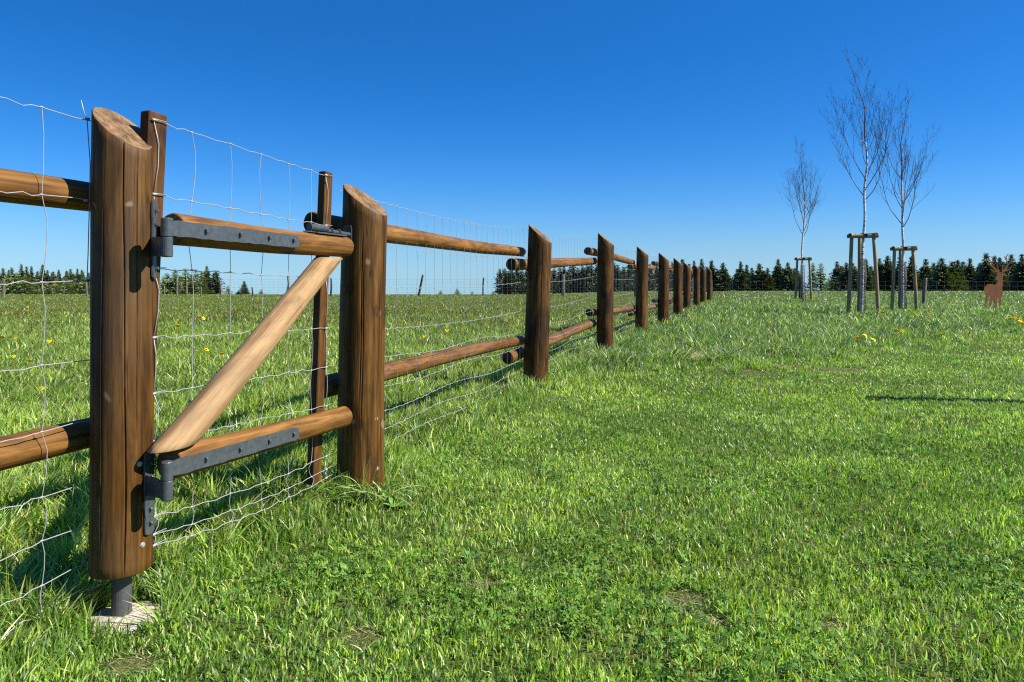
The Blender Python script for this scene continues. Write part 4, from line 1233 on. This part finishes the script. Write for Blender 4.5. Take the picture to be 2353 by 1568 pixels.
# broad leaved weeds near the gate
def weed(px, py, seed, label, size):
    Z = F * HC / (py - HY); x = (px - CX) / F * Z; y = Z
    rr = random.Random(seed); b = Vector((x, y, tzs(x, y)))
    mb = MB(b)
    V = []; Fc = []
    for k in range(7):
        a = k * 2.4 + rr.uniform(-.4, .4); ln = size * rr.uniform(.7, 1.15); el = rr.uniform(.35, 1.1); wd = ln * .17
        d = Vector((math.cos(a), math.sin(a), 0)); s = Vector((-math.sin(a), math.cos(a), 0))
        prof = [(0, .15), (.2, .55), (.45, 1), (.7, .85), (.9, .4), (1, .03)]
        o = len(V)
        for t, ww in prof:
            c = b + d * ln * t * math.cos(el * (1 - .5 * t)) + Z3 * (ln * t * math.sin(el) * (1 - .45 * t) + .005)
            V += [c - s * wd * ww + Z3 * .12 * wd * ww, c - Z3 * .1 * wd * ww, c + s * wd * ww + Z3 * .12 * wd * ww]
        for i in range(len(prof) - 1):
            q = o + i * 3; Fc += [(q, q + 1, q + 4, q + 3), (q + 1, q + 2, q + 5, q + 4)]
    mb.add(V, Fc)
    o = mb.build('weed_plant', M_WEED, None, True); o.location = b
    tag(o, label, 'plant', 'broad leaved weeds in the lawn')
M_WEED = simple('weed_leaf', (.14, .27, .04), rough=.45, var=.25, scale=40, bump=.2)
weed(800, 1330, 1, 'broad leaved weed in the lawn right of the footing', .085)
weed(748, 1318, 4, 'small broad leaved weed between the footing and the larger weed', .06)
weed(906, 1185, 2, 'broad leaved weed just right of the second post foot', .075)
weed(1080, 1290, 6, 'low weed rosette alone on the open lawn', .06)

def tuft():
    rr = random.Random(5); x, y = -.715, 3.335; b = Vector((x, y, tzs(x, y))); mb = MB(b)
    for k in range(34):
        a = rr.gauss(math.pi if k % 3 else 0, .9); ln = rr.uniform(.12, .27); w_ = rr.uniform(.0028, .005); up = rr.uniform(.55, 1.25)
        d = Vector((math.cos(a), math.sin(a) * .6 - .25, 0)).normalized(); sdv = Vector((-d.y, d.x, rr.uniform(-.4, .4))); q = b + Vector((rr.gauss(.05, .05), rr.gauss(0, .02), 0))
        pts = []
        for i in range(7):
            t = i / 6; pts.append(q + d * ln * t * math.cos(up) * (1 + .6 * t) + Z3 * (ln * (math.sin(up) * t - .42 * t * t * t)))
        vs = []; fs = []
        for i, p_ in enumerate(pts):
            ww = w_ * (1 - (i / 6) ** 2 * .95); vs += [p_ - sdv * ww, p_ + sdv * ww]
        for i in range(6): fs.append((2 * i, 2 * i + 1, 2 * i + 3, 2 * i + 2))
        mb.add(vs, fs)
    o = mb.build('grass_tuft', M_TUFT); o.location = b
    tag(o, 'pale arching grass tuft at the foot of the post beside the gate latch', 'grass tuft')
M_TUFT = simple('pale_grass', (.30, .40, .13), rough=.4, var=.3, scale=30, bump=0)
tuft()

# ------------------------------------------------------------------ dandelions
def dandelion_meshes():
    rr = random.Random(3)
    mb = MB()
    for ring, (n, r, z, el) in enumerate(((18, .024, .0, .05), (16, .019, .004, .45), (11, .012, .007, .9))):
        for k in range(n):
            a = 6.283 * k / n + ring * .2 + rr.uniform(-.08, .08); d = Vector((math.cos(a), math.sin(a), 0)); s = Vector((-math.sin(a), math.cos(a), 0)); w_ = .0035
            tip = d * r * math.cos(el) + Z3 * (z + r * math.sin(el)); m = d * r * .55 * math.cos(el) + Z3 * (z + r * .55 * math.sin(el) + .001)
            mb.add([Z3 * z, m - s * w_, tip - s * w_ * .7, tip + s * w_ * .7, m + s * w_], [(0, 1, 2, 3, 4)])
    head = bpy.data.meshes.new('flower_head'); head.from_pydata([tuple(v) for v in mb.v], [], mb.f); head.update()
    mb = MB(); mb.tube([(0, 0, 0), (.004, .002, .35), (-.003, .003, .7), (0, 0, 1)], .0022, 6)
    stem = bpy.data.meshes.new('stem'); stem.from_pydata([tuple(v) for v in mb.v], [], mb.f); stem.update()
    return head, stem
HEAD, STEM = dandelion_meshes()
HEAD.materials.append(simple('yellow_petal', (.90, .62, .004), rough=.6, var=.15, scale=90, bump=0, spec=.15))
STEM.materials.append(simple('pale_stem', (.22, .26, .09), rough=.6, bump=0))
def dandelions(pts, where, group):
    pts = sorted(pts)
    n = len(pts)
    for i, (px, py) in enumerate(pts):
        tall_ = F * HC / (py - HY) > 9 and (px - CX) / F * F * HC / (py - HY) > float(fence_x(F * HC / (py - HY)))
        hgt = rnd.uniform(.17, .23) if tall_ else rnd.uniform(.12, .17)
        Z = F * (HC - hgt) / (py - HY); x = (px - CX) / F * Z; y = Z
        z = tzs(x, y)
        lab = ('yellow dandelion ' + where) if n == 1 else 'yellow dandelion, %s of the %d %s' % ('leftmost' if i == 0 else 'rightmost' if i == n - 1 else ORD[i] + ' from left', n, where)
        r = empty('dandelion', (x, y, z), lab, 'flower', group)
        s = bpy.data.objects.new('stem', STEM); COL.objects.link(s); s.parent = r; s.scale = (1, 1, hgt)
        h = bpy.data.objects.new('flower_head', HEAD); COL.objects.link(h); h.parent = r; h.location = (0, 0, hgt)
        k = 1.15 + 1.0 * sm(y, 7, 15); h.scale = (k, k, k)
        h.rotation_euler = (rnd.uniform(.35, .8), rnd.uniform(0, .5), rnd.uniform(0, 6))
DG = 'dandelions in the grass'
dandelions([(99, 893), (4, 776), (37, 777), (114, 785), (32, 821), (68, 831), (63, 707), (100, 691)], 'in the paddock left of the nearest post', DG)
dandelions([(467, 732), (407, 749), (474, 804), (510, 812), (550, 699), (513, 690)], 'seen through the gate', DG)
dandelions([(893, 713), (975, 774), (1027, 761), (1155, 738), (1323, 730)], 'seen through the log fence', DG)
dandelions([(1568, 755), (1588, 725), (1660, 737), (1725, 708), (1764, 743)], 'between the log fence and the birches', DG)
dandelions([(1971, 777), (1987, 773), (2007, 782), (2060, 760), (2072, 762)], 'below the birches in the long grass', DG)
dandelions([(2028, 718), (2033, 709), (2136, 720)], 'at the feet of the birches', DG)
dandelions([(2164, 768), (2216, 759), (2231, 766)], 'below the stag at the lawn edge', DG)
dandelions([(2322, 734), (2329, 731), (2337, 736), (2344, 740), (2340, 732), (2350, 745)], 'in the clump at the right border', DG)
dandelions([(2029, 855)], 'alone on the short lawn below the birches', DG)
